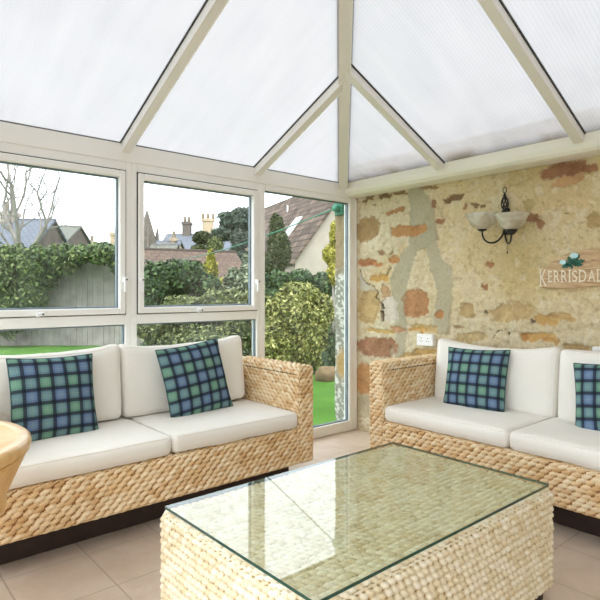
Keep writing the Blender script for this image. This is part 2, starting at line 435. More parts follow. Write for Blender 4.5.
# stone wall ------------------------------------------------------
PATCH = [(-0.115,1.729,0.137,0.102,(156,122,76)),(-0.420,1.849,0.093,0.024,(165,110,60)),(-0.509,1.679,0.150,0.048,(186,126,68)),(-0.648,1.675,0.086,0.039,(186,126,68)),(-0.105,1.448,0.103,0.034,(182,108,62)),(-0.218,1.427,0.077,0.018,(190,120,70)),(-0.411,1.452,0.052,0.032,(197,128,60)),(-0.250,1.308,0.109,0.028,(206,156,74)),(-0.317,1.192,0.053,0.050,(190,150,110)),(-0.628,1.106,0.120,0.113,(176,116,70)),(-0.138,1.064,0.125,0.144,(186,156,102)),(-0.368,1.053,0.084,0.106,(214,206,196)),(-0.221,0.731,0.231,0.084,(146,84,58)),(-0.082,0.445,0.092,0.137,(186,126,70)),(-0.082,0.213,0.092,0.103,(188,178,150)),(-0.259,0.867,0.163,0.017,(200,165,90)),(-0.452,0.893,0.082,0.021,(188,138,102)),(-0.981,1.889,0.068,0.026,(104,66,42)),(-0.912,1.876,0.043,0.015,(104,66,42)),(-0.797,1.860,0.022,0.030,(135,80,60)),(-1.064,1.813,0.021,0.026,(150,95,65)),(-1.144,1.811,0.039,0.011,(120,84,54)),(-1.215,1.796,0.023,0.011,(116,80,52)),(-0.851,1.726,0.036,0.020,(145,85,55)),(-0.760,1.987,0.082,0.015,(140,100,65)),(-0.129,1.983,0.069,0.017,(104,70,44)),(-0.316,1.984,0.075,0.018,(110,74,46)),(-0.472,1.988,0.081,0.013,(120,84,54)),(-1.736,1.960,0.130,0.047,(146,84,62)),(-1.829,1.957,0.083,0.043,(146,84,62)),(-1.917,1.945,0.045,0.027,(150,90,66)),(-1.798,1.888,0.109,0.031,(196,148,104)),(-1.546,1.685,0.060,0.029,(146,92,62)),(-1.606,1.640,0.026,0.042,(146,92,62)),(-1.546,1.763,0.034,0.036,(172,156,104)),(-1.253,1.381,0.030,0.021,(168,106,66)),(-1.215,1.235,0.028,0.018,(164,100,66)),(-1.080,1.056,0.065,0.058,(188,158,112)),(-0.843,1.019,0.035,0.030,(190,122,60)),(-1.417,1.059,0.164,0.060,(196,166,116)),(-1.650,1.014,0.084,0.035,(204,158,86)),(-1.750,1.037,0.087,0.025,(200,164,106)),(-1.597,0.902,0.112,0.032,(206,156,80)),(-1.683,0.882,0.057,0.019,(206,160,90)),(-1.847,0.844,0.083,0.031,(184,150,100)),(-1.006,0.937,0.042,0.015,(150,120,90)),(-1.505,0.896,0.022,0.020,(195,130,60)),(-1.101,0.863,0.129,0.036,(196,172,124)),(-0.714,0.730,0.111,0.023,(200,160,90)),(-1.946,1.626,0.050,0.048,(176,146,92)),(-0.295,1.076,0.014,0.037,(50,36,24)),(-0.290,0.993,0.017,0.041,(56,40,26)),(-0.380,0.702,0.023,0.049,(160,140,120)),(-1.231,1.053,0.013,0.014,(70,60,50)),(-1.553,1.010,0.008,0.010,(50,40,32)),(-1.393,0.930,0.008,0.007,(50,40,32)),(-1.782,1.685,0.014,0.006,(110,84,60)),(-0.284,1.515,0.043,0.017,(130,96,66)),(-0.380,1.510,0.021,0.011,(130,96,66)),(-0.197,1.924,0.027,0.008,(130,100,70)),(-0.703,0.907,0.131,0.031,(204,172,112)),(-0.639,0.896,0.095,0.016,(206,160,84)),(-0.662,0.664,0.190,0.047,(196,160,100)),
 (-2.35,1.7,.16,.09,(176,120,72)),(-2.2,1.25,.12,.05,(190,140,90)),(-2.6,1.0,.2,.08,(150,92,62)),(-2.75,1.5,.12,.1,(196,166,116)),(-3.3,1.2,.18,.1,(176,116,70)),(-3.8,1.6,.2,.09,(156,122,76)),(-3.5,.6,.25,.12,(186,126,68)),(-4.4,1.1,.2,.1,(150,92,62)),(.15,1.6,.12,.25,(170,146,104)),(.17,.75,.08,.12,(190,158,104))]
GREY = [([(-0.553,2.032),(-0.669,2.031),(-0.734,1.937),(-0.798,1.852),(-0.816,1.586),(-0.743,1.545),(-0.64,1.52),(-0.592,1.365),(-0.533,1.208),(-0.543,0.851),(-0.513,0.609),(-0.432,0.601),(-0.432,0.884),(-0.401,1.127),(-0.37,1.306),(-0.452,1.466),(-0.563,1.564),(-0.572,1.745)], (170,163,140)),
 ([(-0.725,1.623),(-0.825,1.562),(-0.852,1.448),(-0.956,1.369),(-0.956,1.134),(-0.913,0.895),(-0.762,0.872),(-0.816,1.132),(-0.825,1.245),(-0.752,1.376)], (178,170,146)),
 ([(-0.037,1.347),(-0.129,1.243),(-0.219,1.208),(-0.263,1.108),(-0.219,1.091),(-0.129,1.174),(-0.025,1.226)], (196,190,174))]
CRACK = [[(-0.037,1.381),(-0.06,1.321),(-0.106,1.268),(-0.186,1.242),(-0.23,1.192),(-0.219,1.15),(-0.274,1.1)], [(-0.37,1.388),(-0.338,1.356),(-0.317,1.332)], [(-1.291,0.882),(-1.313,0.918),(-1.35,0.934)]]
def seg_dist(Y, Z, a, b):
    ay, az = a; by, bz = b; dy, dz = by-ay, bz-az
    t = np.clip(((Y-ay)*dy+(Z-az)*dz)/(dy*dy+dz*dz), 0, 1)
    return np.hypot(Y-ay-t*dy, Z-az-t*dz)
def in_poly(Y, Z, pts):
    ins = np.zeros(Y.shape, bool); d = np.full(Y.shape, 9.0)
    for a, b in zip(pts, pts[1:]+pts[:1]):
        c = ((a[1] > Z) != (b[1] > Z)) & (Y < (b[0]-a[0])*(Z-a[1])/(b[1]-a[1]+1e-12)+a[0]); ins ^= c
        d = np.minimum(d, seg_dist(Y, Z, a, b))
    return np.where(ins, -d, d)
def stone_wall():
    ys = np.concatenate([np.linspace(.27, -2.5, 396), np.linspace(-2.53, BY, 80)])
    zs = np.linspace(-.3, 2.3, 350)
    Y, Z = np.meshgrid(ys, zs, indexing='ij')
    wy = Y+(fbm(Y*22+3, Z*22, 4)-.5)*.045+(fbm(Y*70, Z*70+9, 3)-.5)*.02
    wz = Z+(fbm(Y*22+40, Z*22+7, 4)-.5)*.045+(fbm(Y*70+50, Z*70, 3)-.5)*.02
    L = lambda c: np.array(lin(c)[:3])
    n1 = fbm(Y*2.2+8, Z*2.2, 4)[..., None]; n2 = fbm(Y*9, Z*9+30, 4)[..., None]
    left = smooth(-.4, -1.1, Y)[..., None]
    col = L((214,200,168))*(1-left)+L((218,198,158))*left
    col = col*(1-.7*smooth(.52, .68, n1))+L((206,182,136))*.7*smooth(.52, .68, n1)
    col = col*(1-.55*smooth(.54, .66, n2))+L((222,208,178))*.55*smooth(.54, .66, n2)
    low = smooth(1.25, .9, Z)[..., None]*.5
    col = col*(1-low)+L((206,196,170))*low
    # yellower area below the wall light
    zf = np.exp(-(((Y+1.48)/.24)**2+((Z-1.36)/.3)**2)*1.3)[..., None]*.75
    col = col*(1-zf)+L((196,172,116))*zf
    h = (fbm(Y*5, Z*5, 5)-.5)*.050+(fbm(Y*26, Z*26, 4)-.5)*.016
    # irregular coursed stones that only just show through the mortar
    cell = fbm(Y*3.1+2, Z*6.3+5, 2); ridge = np.abs(np.mod(cell*7, 1)-.5)
    speck = fbm(Y*55+3, Z*55, 3)[..., None]; col = col*(.86+.28*speck); pit = smooth(.64, .74, fbm(Y*30+80, Z*34, 4))[..., None]*.35; col = col*(1-pit)+L((150,122,84))*pit; lt = smooth(.60, .72, fbm(Y*18+5, Z*18+60, 4))[..., None]*.4; col = col*(1-lt)+L((232,222,198))*lt; h = h+(speck[..., 0]-.5)*.006
    for pts, c in GREY:
        d = in_poly(wy, wz, pts); m = smooth(.008, -.004, d)[..., None]
        col = col*(1-m*.78)+L(c)*(.9+.2*n2)*m*.78; h = h*(1-m[..., 0]*.7)+.004*m[..., 0]
    for i, (y, z, a, b, c) in enumerate(PATCH):
        ang = (((i*37) % 11)/11-.5)*.35
        dy, dz = wy-y, wz-z; u = dy*math.cos(ang)+dz*math.sin(ang); v = -dy*math.sin(ang)+dz*math.cos(ang)
        q = (np.abs(u/a)**2.6+np.abs(v/b)**2.6)**(1/2.6)
        q = q+(fbm(Y*38+i, Z*38, 3)-.5)*.35; m = smooth(1.08, .90, q)*.95
        cv = (L(c)*.76+.24*L((204,184,148)))*(.74+.5*fbm(Y*16+i, Z*16, 4))[..., None]
        if i == 0 or i == 12: cv = cv*(.85+.3*fbm(Y*60+i, Z*60, 2))[..., None]
        col = col*(1-m[..., None])+cv*m[..., None]
        rim = np.exp(-((q-1.03)/.12)**2)*.006
        dep = -.03 if sum(c) < 150 else -.010
        h = h+(dep*m)-rim*0
    for cr in CRACK:
        for a, b in zip(cr, cr[1:]):
            d = seg_dist(wy, wz, a, b); m = smooth(.007, .002, d)
            col = col*(1-.75*m[..., None])+L((66,60,54))*.75*m[..., None]; h -= .012*m
    # outside stretch, pebble dashed low down
    out = (Y > .1)[..., None]; ped = smooth(1.45, 1.3, wz)[..., None]; peb = smooth(.5, .62, fbm(Y*45, Z*45, 3))[..., None]
    oc = L((150,132,104))*(1-ped)+(L((140,138,126))*(1-peb)+L((206,204,194))*peb)*ped
    br = smooth(.10, .05, np.hypot((Y-.18)*1.0, (wz-.55)*.6))[..., None]; oc = oc*(1-br)+L((170,140,92))*br
    col = np.where(out, oc, col)
    h = h*smooth(.0, -.08, Y)+h*.6*smooth(.09, .13, Y)
    X = -np.clip(h, -.03, .03)-.0
    X = np.where(Y > .0, np.maximum(X, -.01), X)
    V = np.stack([X, Y, Z], -1).reshape(-1, 3); n, m = Y.shape
    idx = np.arange(n*m).reshape(n, m)
    Q = np.stack([idx[:-1,:-1], idx[1:,:-1], idx[1:,1:], idx[:-1,1:]], -1).reshape(-1, 4)
    # thickness: back face and caps
    b0 = len(V); ext = []; yb = [(.27), BY]
    rimidx = np.concatenate([idx[:, 0], idx[-1, 1:], idx[-2::-1, -1], idx[0, -2:0:-1]])
    back = V[rimidx].copy(); back[:, 0] = .45
    V = np.concatenate([V, back]); k = len(rimidx)
    bi = np.arange(k)+b0
    Q2 = np.stack([rimidx, np.roll(rimidx, -1), np.roll(bi, -1), bi], -1)
    C = np.concatenate([col.reshape(-1, 3), np.tile(L((150,134,106)), (k, 1))])
    return np_mesh('wall_right', V, np.concatenate([Q[:, ::-1], Q2]), col=np.clip(C, 0, 1))
me = stone_wall(); me.materials.append(M_stone); wall = st(link('wall_right', me))

st(MB().box((LX-.2, BY-.2, -.1), (.45, BY, 3.4)).build('wall_back', M_plaster))

# window runs ------------------------------------------------------
def ring(mb, x0, x1, z0, z1, w, y0, y1, bev=.004):
    """rectangular frame in the XZ plane; w = (left, right, bottom, top) widths"""
    l, r, b, t = w
    mb.box((x0, y0, z0), (x0+l, y1, z1), bev, 1); mb.box((x1-r, y0, z0), (x1, y1, z1), bev, 1)
    mb.box((x0+l, y0, z0), (x1-r, y1, z0+b), bev, 1); mb.box((x0+l, y0, z1-t), (x1-r, y1, z1), bev, 1)
def handle(root, x, z, kind):
    mb = MB()
    if kind == 'v':
        mb.box((x-.009, -.045, z-.075), (x+.009, -.030, z+.012), .003, 1); mb.box((x-.012, -.033, z-.018), (x+.012, -.012, z+.018), .003, 1)
    else:
        mb.box((x-.03, -.045, z-.009), (x+.012, -.032, z+.009), .003, 1); mb.box((x-.014, -.034, z-.012), (x+.014, -.012, z+.012), .003, 1)
        mb.box((x-.03, -.05, z-.014), (x-.012, -.036, z+.004), .003, 1)
    h = mb.build('handle', M_white_plastic, root)
    MB().lathe([(0, 0), (.005, 0), (.005, .004), (0, .004)], 10).build('lock_button', M_black, h, (x+.004, -.0475, z), (math.pi/2, 0, 0))
def window_bay(parent_loc, rz, x0, x1, full, name, hl=True, hr=True):
    """x0..x1 = bay between post centres, in the wall's own frame"""
    root = empty(name, parent_loc, rz); st(root)
    P = .037; Z0, ZR0, ZR1, ZT, ZH = .03, .993, 1.055, 1.946, 2.0
    fb = MB()
    rp = .086 if full == 'corner' else P
    if full:
        ring(fb, x0, x1, 0, ZH, (P, rp, .087, ZH-1.955), 0, .07)
        fb.build('frame', M_upvc, root)
        sp = MB(); ring(sp, x0+P, x1-rp, .087, 1.955, (.009,)*4, .022, .046, 0); sp.build('spacer_bar', M_spacer, root)
        MB().box((x0+P+.001, .024, .088), (x1-rp-.001, .044, 1.954)).build('glass_pane', M_glass, root)
        return root
    ring(fb, x0, x1, 0, ZH, (P, P, .087, ZH-ZT), 0, .07)
    fb.box((x0+P, 0, ZR0), (x1-P, .07, ZR1), .004, 1); fb.build('frame', M_upvc, root)
    # lower fixed pane
    sp = MB(); ring(sp, x0+P, x1-P, .087, ZR0, (.009,)*4, .022, .046, 0); sp.build('spacer_bar', M_spacer, root)
    MB().box((x0+P+.001, .024, .088), (x1-P-.001, .044, ZR0-.001)).build('glass_pane', M_glass, root)
    # opening sash
    gk = MB(); g = .004
    ring(gk, x0+P-.001, x1-P+.001, ZR1-.001, ZT+.001, (.006,)*4, -.002, .012, 0); gk.build('gasket', M_gasket, root)  # dark gasket ring, placed as the shadow line of the sash gap
    s0, s1, t0, t1 = x0+P+.005, x1-P-.005, ZR1+.004, ZT-.005
    sb = MB(); ring(sb, s0, s1, t0, t1, (.037, .037, .038, .040), -.016, .05, .005); sash = sb.build('sash', M_upvc, root)
    sp = MB(); ring(sp, s0+.037, s1-.037, t0+.038, t1-.040, (.009,)*4, .018, .04, 0); sp.build('spacer_bar', M_spacer, sash)
    MB().box((s0+.038, .020, t0+.039), (s1-.038, .038, t1-.041)).build('glass_pane', M_glass, sash)
    handle(sash, (s0+s1)/2-.03, t0+.012, 'h')
    if hr: handle(sash, s1-.012, 1.27, 'v')
    if hl: handle(sash, s0+.012, 1.27, 'v')
    return root
posts = [LX, -3.055, -2.045, -1.037, 0.0]
window_bay((0,0,0), 0, posts[3], -.004, 'corner', 'window_3')
window_bay((0,0,0), 0, posts[2], posts[3], False, 'window_2')
window_bay((0,0,0), 0, posts[1], posts[2], False, 'window_1', hl=False)
window_bay((0,0,0), 0, posts[0], posts[1], False, 'window_4')
for i in range(5):   # the glazed side wall on the left, in the same system
    window_bay((LX, -5.0+i*1.0, 0), math.pi/2, 0.0, 1.0 if i < 4 else .99, False, 'window_%d' % (5+i))
# eaves
e = MB().box((LX-.06, -.006, 1.998), (-.004, .10, EAVE), .006, 1).build('trim_1', M_upvc); st(e)
e = MB().box((LX-.10, BY, 1.998), (LX+.006, -.01, EAVE), .006, 1).build('trim_2', M_upvc); st(e)
# boxed gutter beam on the stone wall, rounded lower front edge
bm_ = MB(); prof = [(0, 2.150), (-.168, 2.150), (-.170, 2.125), (-.166, 2.062), (-.155, 2.030), (-.135, 2.012), (-.10, 2.006), (0, 2.006)]
bm_.poly([(x, -.008, z) for x, z in prof], (0, BY+.016, 0)); st(bm_.build('trim_3', M_bead))
st(MB().box((-.022, -.004, 0), (-.002, .012, 1.99), .003, 1).build('trim_4', M_upvc))
st(MB().box((-.0, .0, -.1), (LX-.1, .10, 0.0)).build('trim_5', M_upvc))

# ------------------------------------------------------------------ roof
roof = st(empty('ceiling'))
EX = -.170
APX = (EX+LX)/2; RUN = EX-APX; APY = -RUN; APZ = EAVE+TAN*RUN
slopeN = {'win': Vector((0, TAN, 1)).normalized(), 'right': Vector((TAN, 0, 1)).normalized(), 'left': Vector((-TAN, 0, 1)).normalized()}
def zwin(y): return EAVE+TAN*(-y)
def zright(x): return EAVE+TAN*(EX-x)
def zleft(x): return EAVE+TAN*(x-LX)
def rafter(p0, p1, w, up, name='rafter'):
    r = MB().beam(p0, p1, w, .05, up, -.004, .004).build(name, M_upvc_roof, roof)
    MB().beam(p0, p1, w+.014, .010, up, .004).build('gasket', M_gasket, r)
M_upvc_roof = noisy('ivory_roof_bars', (232,230,224), (238,236,230), 3, .42, .03, 30)
def hipz(x): return EAVE+TAN*(EX-x)
wx = [-1.075, APX, -3.055]
for x in wx:
    yt = -(EX-x) if x >= APX else -(x-LX)
    rafter((x, .02, zwin(.02)), (x, yt, zwin(yt)), .058, slopeN['win'])
ry = [-.975, -1.925, -2.90, -3.87]
for y in ry:
    xt = max(APX, EX+y)
    rafter((EX+.01, y, zright(EX+.01)), (xt, y, zright(xt)), .058, slopeN['right'])
    xt = min(APX, LX-y)
    rafter((LX-.02, y, zleft(LX-.02)), (xt, y, zleft(xt)), .058, slopeN['left'])
def hip(a, b):
    r = MB().beam(a, b, .074, .06, (0,0,1), -.002, .005).build('hip_rafter', M_upvc_roof, roof)
    MB().beam(a, b, .09, .012, (0,0,1), .008).build('gasket', M_gasket, r)
hip((EX+.01, .01, EAVE), (APX, APY, APZ)); hip((LX, 0, EAVE), (APX, APY, APZ))
MB().beam((APX, APY, APZ), (APX, BY, APZ), .10, .08, (0,0,1), 0, .006).build('ridge_beam', M_upvc_roof, roof)
def panel(pts, eave_dir, up_dir, mat, thick):
    """pts: polygon on the slope; UV in metres across / up the slope"""
    bm = bmesh.new(); o = Vector(pts[0]); vs = [bm.verts.new(p) for p in pts]; f = bm.faces.new(vs)
    r = bmesh.ops.extrude_face_region(bm, geom=[f])
    for v in r['geom']:
        if isinstance(v, bmesh.types.BMVert): v.co += Vector(thick)
    uvl = bm.loops.layers.uv.new('UVMap'); e = Vector(eave_dir).normalized(); u = Vector(up_dir).normalized()
    z0 = EAVE
    for f in bm.faces:
        for lp in f.loops:
            lp[uvl].uv = (lp.vert.co.dot(e), (lp.vert.co.z-z0)/u.z)
    bmesh.ops.recalc_face_normals(bm, faces=bm.faces)
    me = bpy.data.meshes.new('roof_panel'); bm.to_mesh(me); bm.free(); me.materials.append(mat)
    return link('roof_panel', me, None, roof)
TH = .016
xs = [EX]+wx+[LX]
for a, b in zip(xs, xs[1:]):
    ha = -min(EX-a, a-LX); hb = -min(EX-b, b-LX)
    pts = [(a, .03, zwin(.03)), (b, .03, zwin(.03))]
    if hb < -.01: pts.append((b, hb, zwin(hb)))
    if ha < -.01: pts.append((a, ha, zwin(ha)))
    panel(pts, (1,0,0), (0,-1,TAN), M_poly, slopeN['win']*TH)
ys_ = [0.0]+ry+[BY]
for a, b in zip(ys_, ys_[1:]):
    for side in (0, 1):
        zf, X0, sg = (zright, EX, -1) if side == 0 else (zleft, LX, 1)
        pts = [(X0-sg*.01, a, zf(X0-sg*.01)), (X0-sg*.01, b, zf(X0-sg*.01))]
        xb = X0+sg*min(RUN, -b); xa = X0+sg*min(RUN, -a)
        pts.append((xb, b, zf(xb)))
        if a > APY > b: pts.append((APX, APY, APZ))
        if -a > .01: pts.append((xa, a, zf(xa)))
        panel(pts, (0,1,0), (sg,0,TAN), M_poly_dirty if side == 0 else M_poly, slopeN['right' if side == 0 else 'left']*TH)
# dark gaskets along the eaves where the sheets enter
gm = MB().box((LX, -.004, EAVE-.002), (EX, .03, EAVE+.006)); gm.build('eaves_gasket', M_gasket, roof)
gm = MB().box((EX-.006, BY, 2.148), (EX+.02, -.0, 2.156)); gm.build('eaves_gasket', M_gasket, roof)

# ------------------------------------------------------------------ sofas
SL, SD, SB, SH = 1.95, .69, .13, .735      # length, depth, underside, arm height; local front = -y
AW = .125
def stitches(root, x, y0, y1, z):
    mb = MB(); y = y0
    while y < y1:
        mb.box((x-.002, y, z-.003), (x+.002, y+.008, z+.0035)); y += .019
    mb.build('seam_stitching', M_dark, root)
def make_sofa(label, group):
    r = empty('wicker_sofa'); tag(r, label, 'sofa', group)
    y0, y1 = -SD/2, SD/2
    for s in (-1, 1):
        xa, xb = (-SL/2, -SL/2+AW) if s < 0 else (SL/2-AW, SL/2)
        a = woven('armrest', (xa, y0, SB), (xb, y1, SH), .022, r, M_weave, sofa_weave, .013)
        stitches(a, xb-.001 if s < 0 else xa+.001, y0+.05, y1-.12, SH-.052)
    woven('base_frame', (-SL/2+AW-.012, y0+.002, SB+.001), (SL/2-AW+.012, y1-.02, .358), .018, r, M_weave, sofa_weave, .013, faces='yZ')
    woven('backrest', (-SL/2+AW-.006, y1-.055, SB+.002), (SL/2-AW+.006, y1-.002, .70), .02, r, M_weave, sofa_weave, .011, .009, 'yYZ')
    mb = MB(); mb.box((-SL/2+.10, y0+.13, .0), (SL/2-.10, y1-.06, SB+.03), .004, 1); mb.build('plinth', M_dark, r)
    mb = MB(); mb.box((-SL/2+.015, y0+.02, SB+.012), (SL/2-.015, y1-.02, SB+.03)); mb.build('underside_board', M_dark, r)
    return r
sofaA = make_sofa('pale wicker sofa under the windows, with two seat cushions', 'wicker sofas')
sofaA.location = (-2.140, -.73+SD/2, 0)
sofaB = copy_tree(sofaA); sofaB['label'] = 'pale wicker sofa against the stone wall, cut off by the right edge'
sofaB.location = (-.765+SD/2, -.822-SL/2, 0); sofaB.rotation_euler = (0, 0, -math.pi/2)

# soft boxes --------------------------------------------------------
def soft_box(w, d, h, r, top=0, bot=0, front=0, back=0, side=0, res=.02, seed=0, sag=0, wr=.004, ears=0):
    hw, hd = w/2, d/2
    def deform(V):
        a = V[:, 0]/hw; b = V[:, 1]/hd; c = (V[:, 2]-h/2)/(h/2)
        A = np.clip(1-a*a, 0, 1); B = np.clip(1-b*b, 0, 1); C = np.clip(1-c*c, 0, 1)
        out = V.copy()
        out[:, 2] += np.where(c > 0, top, -bot)*np.abs(c)*A**.7*B**.7
        out[:, 1] += np.where(b > 0, back, -front)*np.abs(b)*A**.6*C**.6
        out[:, 0] += np.sign(a)*np.abs(a)*side*B**.7*C**.7
        if sag: out[:, 2] -= sag*A*np.clip((c+1)/2, 0, 1)
        if ears: out[:, 2] += ears*np.abs(a)**6*np.clip(c, 0, 1)**2; out[:, 0] += ears*.5*np.sign(a)*np.abs(a)**6*np.clip(c, 0, 1)**3
        n = fbm(V[:, 0]*5+seed*3.1+V[:, 1]*2, V[:, 2]*6+V[:, 1]*5+seed*7.7, 4)-.5
        n2 = fbm(V[:, 0]*16+seed*9.1, V[:, 2]*14+V[:, 1]*16+seed*1.7, 3)-.5
        out[:, 2] += n*wr*3*np.abs(c)+n2*wr*np.abs(c); out[:, 1] += n*wr*3*np.abs(b)+n2*wr*np.abs(b)
        return out
    V, Q, T = box_surface((-hw, -hd, 0), (hw, hd, h), r, res, 'xXyYzZ')
    q0 = V.copy(); V = deform(V)
    me = np_mesh('cushion', V, Q); weld(me, .0008)
    me.polygons.foreach_set('use_smooth', np.ones(len(me.polygons), dtype=bool))
    return me, deform
def piping_xy(deform, w, d, z, r, parent, rad=.0032, inset=.35):
    pts = []; k = r*.30
    hw, hd = w/2-k, d/2-k; cr = r
    for cx, cy, a0 in ((hw-cr, -hd+cr, -90), (hw-cr, hd-cr, 0), (-hw+cr, hd-cr, 90), (-hw+cr, -hd+cr, 180)):
        for t in range(0, 91, 15):
            a = math.radians(a0+t); pts.append((cx+cr*math.cos(a), cy+cr*math.sin(a), z))
    full = []
    for p, q in zip(pts, pts[1:]+pts[:1]):
        p, q = np.array(p), np.array(q); n = max(1, int(np.linalg.norm(q-p)/.03))
        for i in range(n): full.append(p+(q-p)*i/n)
    D = deform(np.array(full))
    return MB().tube([Vector(p) for p in D], rad, 6, closed=True).build('piping', M_linen, parent, smooth=True)
def piping_xz(deform, w, h, y, r, parent, rad=.0032):
    pts = []; k = r*.30
    hw = w/2-k; z0, z1 = k, h-k; cr = r
    for cx, cz, a0 in ((hw-cr, z0+cr, -90), (hw-cr, z1-cr, 0), (-hw+cr, z1-cr, 90), (-hw+cr, z0+cr, 180)):
        for t in range(0, 91, 15):
            a = math.radians(a0+t); pts.append((cx+cr*math.cos(a), y, cz+cr*math.sin(a)))
    full = []
    for p, q in zip(pts, pts[1:]+pts[:1]):
        p, q = np.array(p), np.array(q); n = max(1, int(np.linalg.norm(q-p)/.03))
        for i in range(n): full.append(p+(q-p)*i/n)
    D = deform(np.array(full))
    return MB().tube([Vector(p) for p in D], rad, 6, closed=True).build('piping', M_linen, parent, smooth=True)

SEAT_W, SEAT_D, SEAT_H = .848, .62, .098
def seat_cushion(label, group, seed, sofa, lx):
    me, df = soft_box(SEAT_W, SEAT_D, SEAT_H, .030, top=.010, front=.012, res=.018, seed=seed, wr=.0022)
    me.materials.append(M_linen)
    o = link('seat_cushion', me); tag(o, label, 'cushion', group)
    piping_xy(df, SEAT_W, SEAT_D, SEAT_H-.009, .030, o); piping_xy(df, SEAT_W, SEAT_D, .009, .030, o)
    M = Matrix.Translation(sofa.location) @ Matrix.Rotation(sofa.rotation_euler[2], 4, 'Z')
    o.location = M @ Vector((lx, -SD/2+.003+SEAT_D/2, .360)); o.rotation_euler = (0, 0, sofa.rotation_euler[2])
    return o
hx = SEAT_W/2+.0015
G = 'white seat cushions on the wicker sofas'
seat_cushion('off-white seat cushion, left one of the sofa under the windows', G, 1, sofaA, -hx)
seat_cushion('off-white seat cushion at the right end of the sofa under the windows', G, 2, sofaA, hx)
seat_cushion('off-white seat cushion nearest the corner on the sofa by the stone wall', G, 3, sofaB, -hx)
seat_cushion('off-white seat cushion cut by the right edge, on the sofa by the stone wall', G, 4, sofaB, hx)

BW, BH, BT = .835, .42, .13
def back_cushion(label, group, seed, sofa, lx, lean=.11, rz=0, sag=.02, ears=.018, dy=0, roll=0, z=.462):
    me, df = soft_box(BW, BT, BH, .035, top=.012, front=.035, back=.004, side=.006, res=.018, seed=seed, sag=sag, wr=.004, ears=ears)
    me.materials.append(M_linen)
    o = link('back_cushion', me); tag(o, label, 'cushion', group)
    piping_xz(df, BW, BH, -BT/2+.010, .035, o); piping_xz(df, BW, BH, BT/2-.010, .035, o)
    M = Matrix.Translation(sofa.location) @ Matrix.Rotation(sofa.rotation_euler[2], 4, 'Z')
    o.location = M @ Vector((lx, SD/2-.135+dy, z)); o.rotation_euler = (-lean, roll, sofa.rotation_euler[2]+rz)
    return o
G = 'white back cushions on the wicker sofas'
back_cushion('off-white back cushion behind the left tartan cushion, by the windows', G, 11, sofaA, -hx-.05, sag=.028)
back_cushion('off-white back cushion beside the wicker arm under the window corner', G, 12, sofaA, hx-.045, sag=.03, rz=-.02, roll=-.02)
back_cushion('off-white back cushion leaning by the stone wall nearest the corner', G, 13, sofaB, -hx+.03, sag=.035, z=.436)
back_cushion('off-white back cushion by the stone wall, partly cut by the right edge', G, 14, sofaB, hx+.03, sag=.01, ears=.006, z=.436)

# tartan cushions ---------------------------------------------------
def pillow_mesh(s=.215, T=.062, n=44, seed=0):
    u = np.linspace(-1, 1, n+1); U, Vv = np.meshgrid(u, u, indexing='ij')
    x = s*U*(1-.055*(1-Vv**2)*np.abs(U)**2); z = s*Vv*(1-.055*(1-U**2)*np.abs(Vv)**2)
    prof = (np.clip(1-U**2, 0, 1)*np.clip(1-Vv**2, 0, 1))**.42
    wr = (fbm(U*3+seed*5, Vv*3+seed, 4)-.5)*.016*prof**.5
    Vs = []; Qs = []; idx = np.arange((n+1)**2).reshape(n+1, n+1)
    Q = np.stack([idx[:-1,:-1], idx[1:,:-1], idx[1:,1:], idx[:-1,1:]], -1).reshape(-1, 4)
    front = np.stack([x, -(T*prof+wr)-.001, z], -1).reshape(-1, 3); back = np.stack([x, T*prof*.9+.001, z], -1).reshape(-1, 3)
    V = np.concatenate([front, back]); F = np.concatenate([Q, (Q+len(front))[:, ::-1]])
    me = np_mesh('tartan_cushion', V, F)
    uv = me.uv_layers.new(name='UVMap'); UV = np.concatenate([np.stack([(U+1)/2, (Vv+1)/2], -1).reshape(-1, 2)]*2)
    li = np.zeros(len(me.loops), dtype=np.int32); me.loops.foreach_get('vertex_index', li)
    uv.data.foreach_set('uv', UV[li].astype(np.float32).ravel())
    me.materials.append(M_tartan); return me, x, z
def pillow(label, loc, rot, seed, s=.215):
    me, x, z = pillow_mesh(s, seed=seed)
    o = link('tartan_cushion', me); tag(o, label, 'cushion', 'green and blue tartan cushions')
    edge = [Vector((x[i, 0], 0, z[i, 0])) for i in range(0, x.shape[0])]+[Vector((x[-1, j], 0, z[-1, j])) for j in range(1, x.shape[1])] \
        + [Vector((x[i, -1], 0, z[i, -1])) for i in range(x.shape[0]-2, -1, -1)]+[Vector((x[0, j], 0, z[0, j])) for j in range(x.shape[1]-2, 0, -1)]
    MB().tube(edge, .0035, 5, closed=True).build('hem', M_tartan_edge, o, smooth=True)
    R_ = Matrix.Rotation(rot[2], 4, 'Z') @ Matrix.Rotation(-rot[0], 4, 'X') @ Matrix.Rotation(rot[1], 4, 'Y')
    o.location = loc; o.rotation_euler = R_.to_euler()
    return o
M_tartan_edge = noisy('dark_tartan_hem', (40,62,66), (60,88,84), 30, .95, .2)
PIL = [('green and blue tartan cushion at the left end, behind the round wooden table', (-2.60, -.325, .655), (.26, .02, .04), 1, .213),
 ('green and blue tartan cushion in the middle of the sofa under the windows', (-1.775, -.320, .660), (.24, -.11, .04), 2, .222),
 ('green and blue tartan cushion on the left half of the stone wall sofa', (-.345, -1.355, .622), (.26, -.03, -math.pi/2+.06), 3, .212),
 ('green and blue tartan cushion cut off by the right edge', (-.350, -2.185, .612), (.26, -.11, -math.pi/2+.02), 4, .212)]
for a in PIL: pillow(*a)

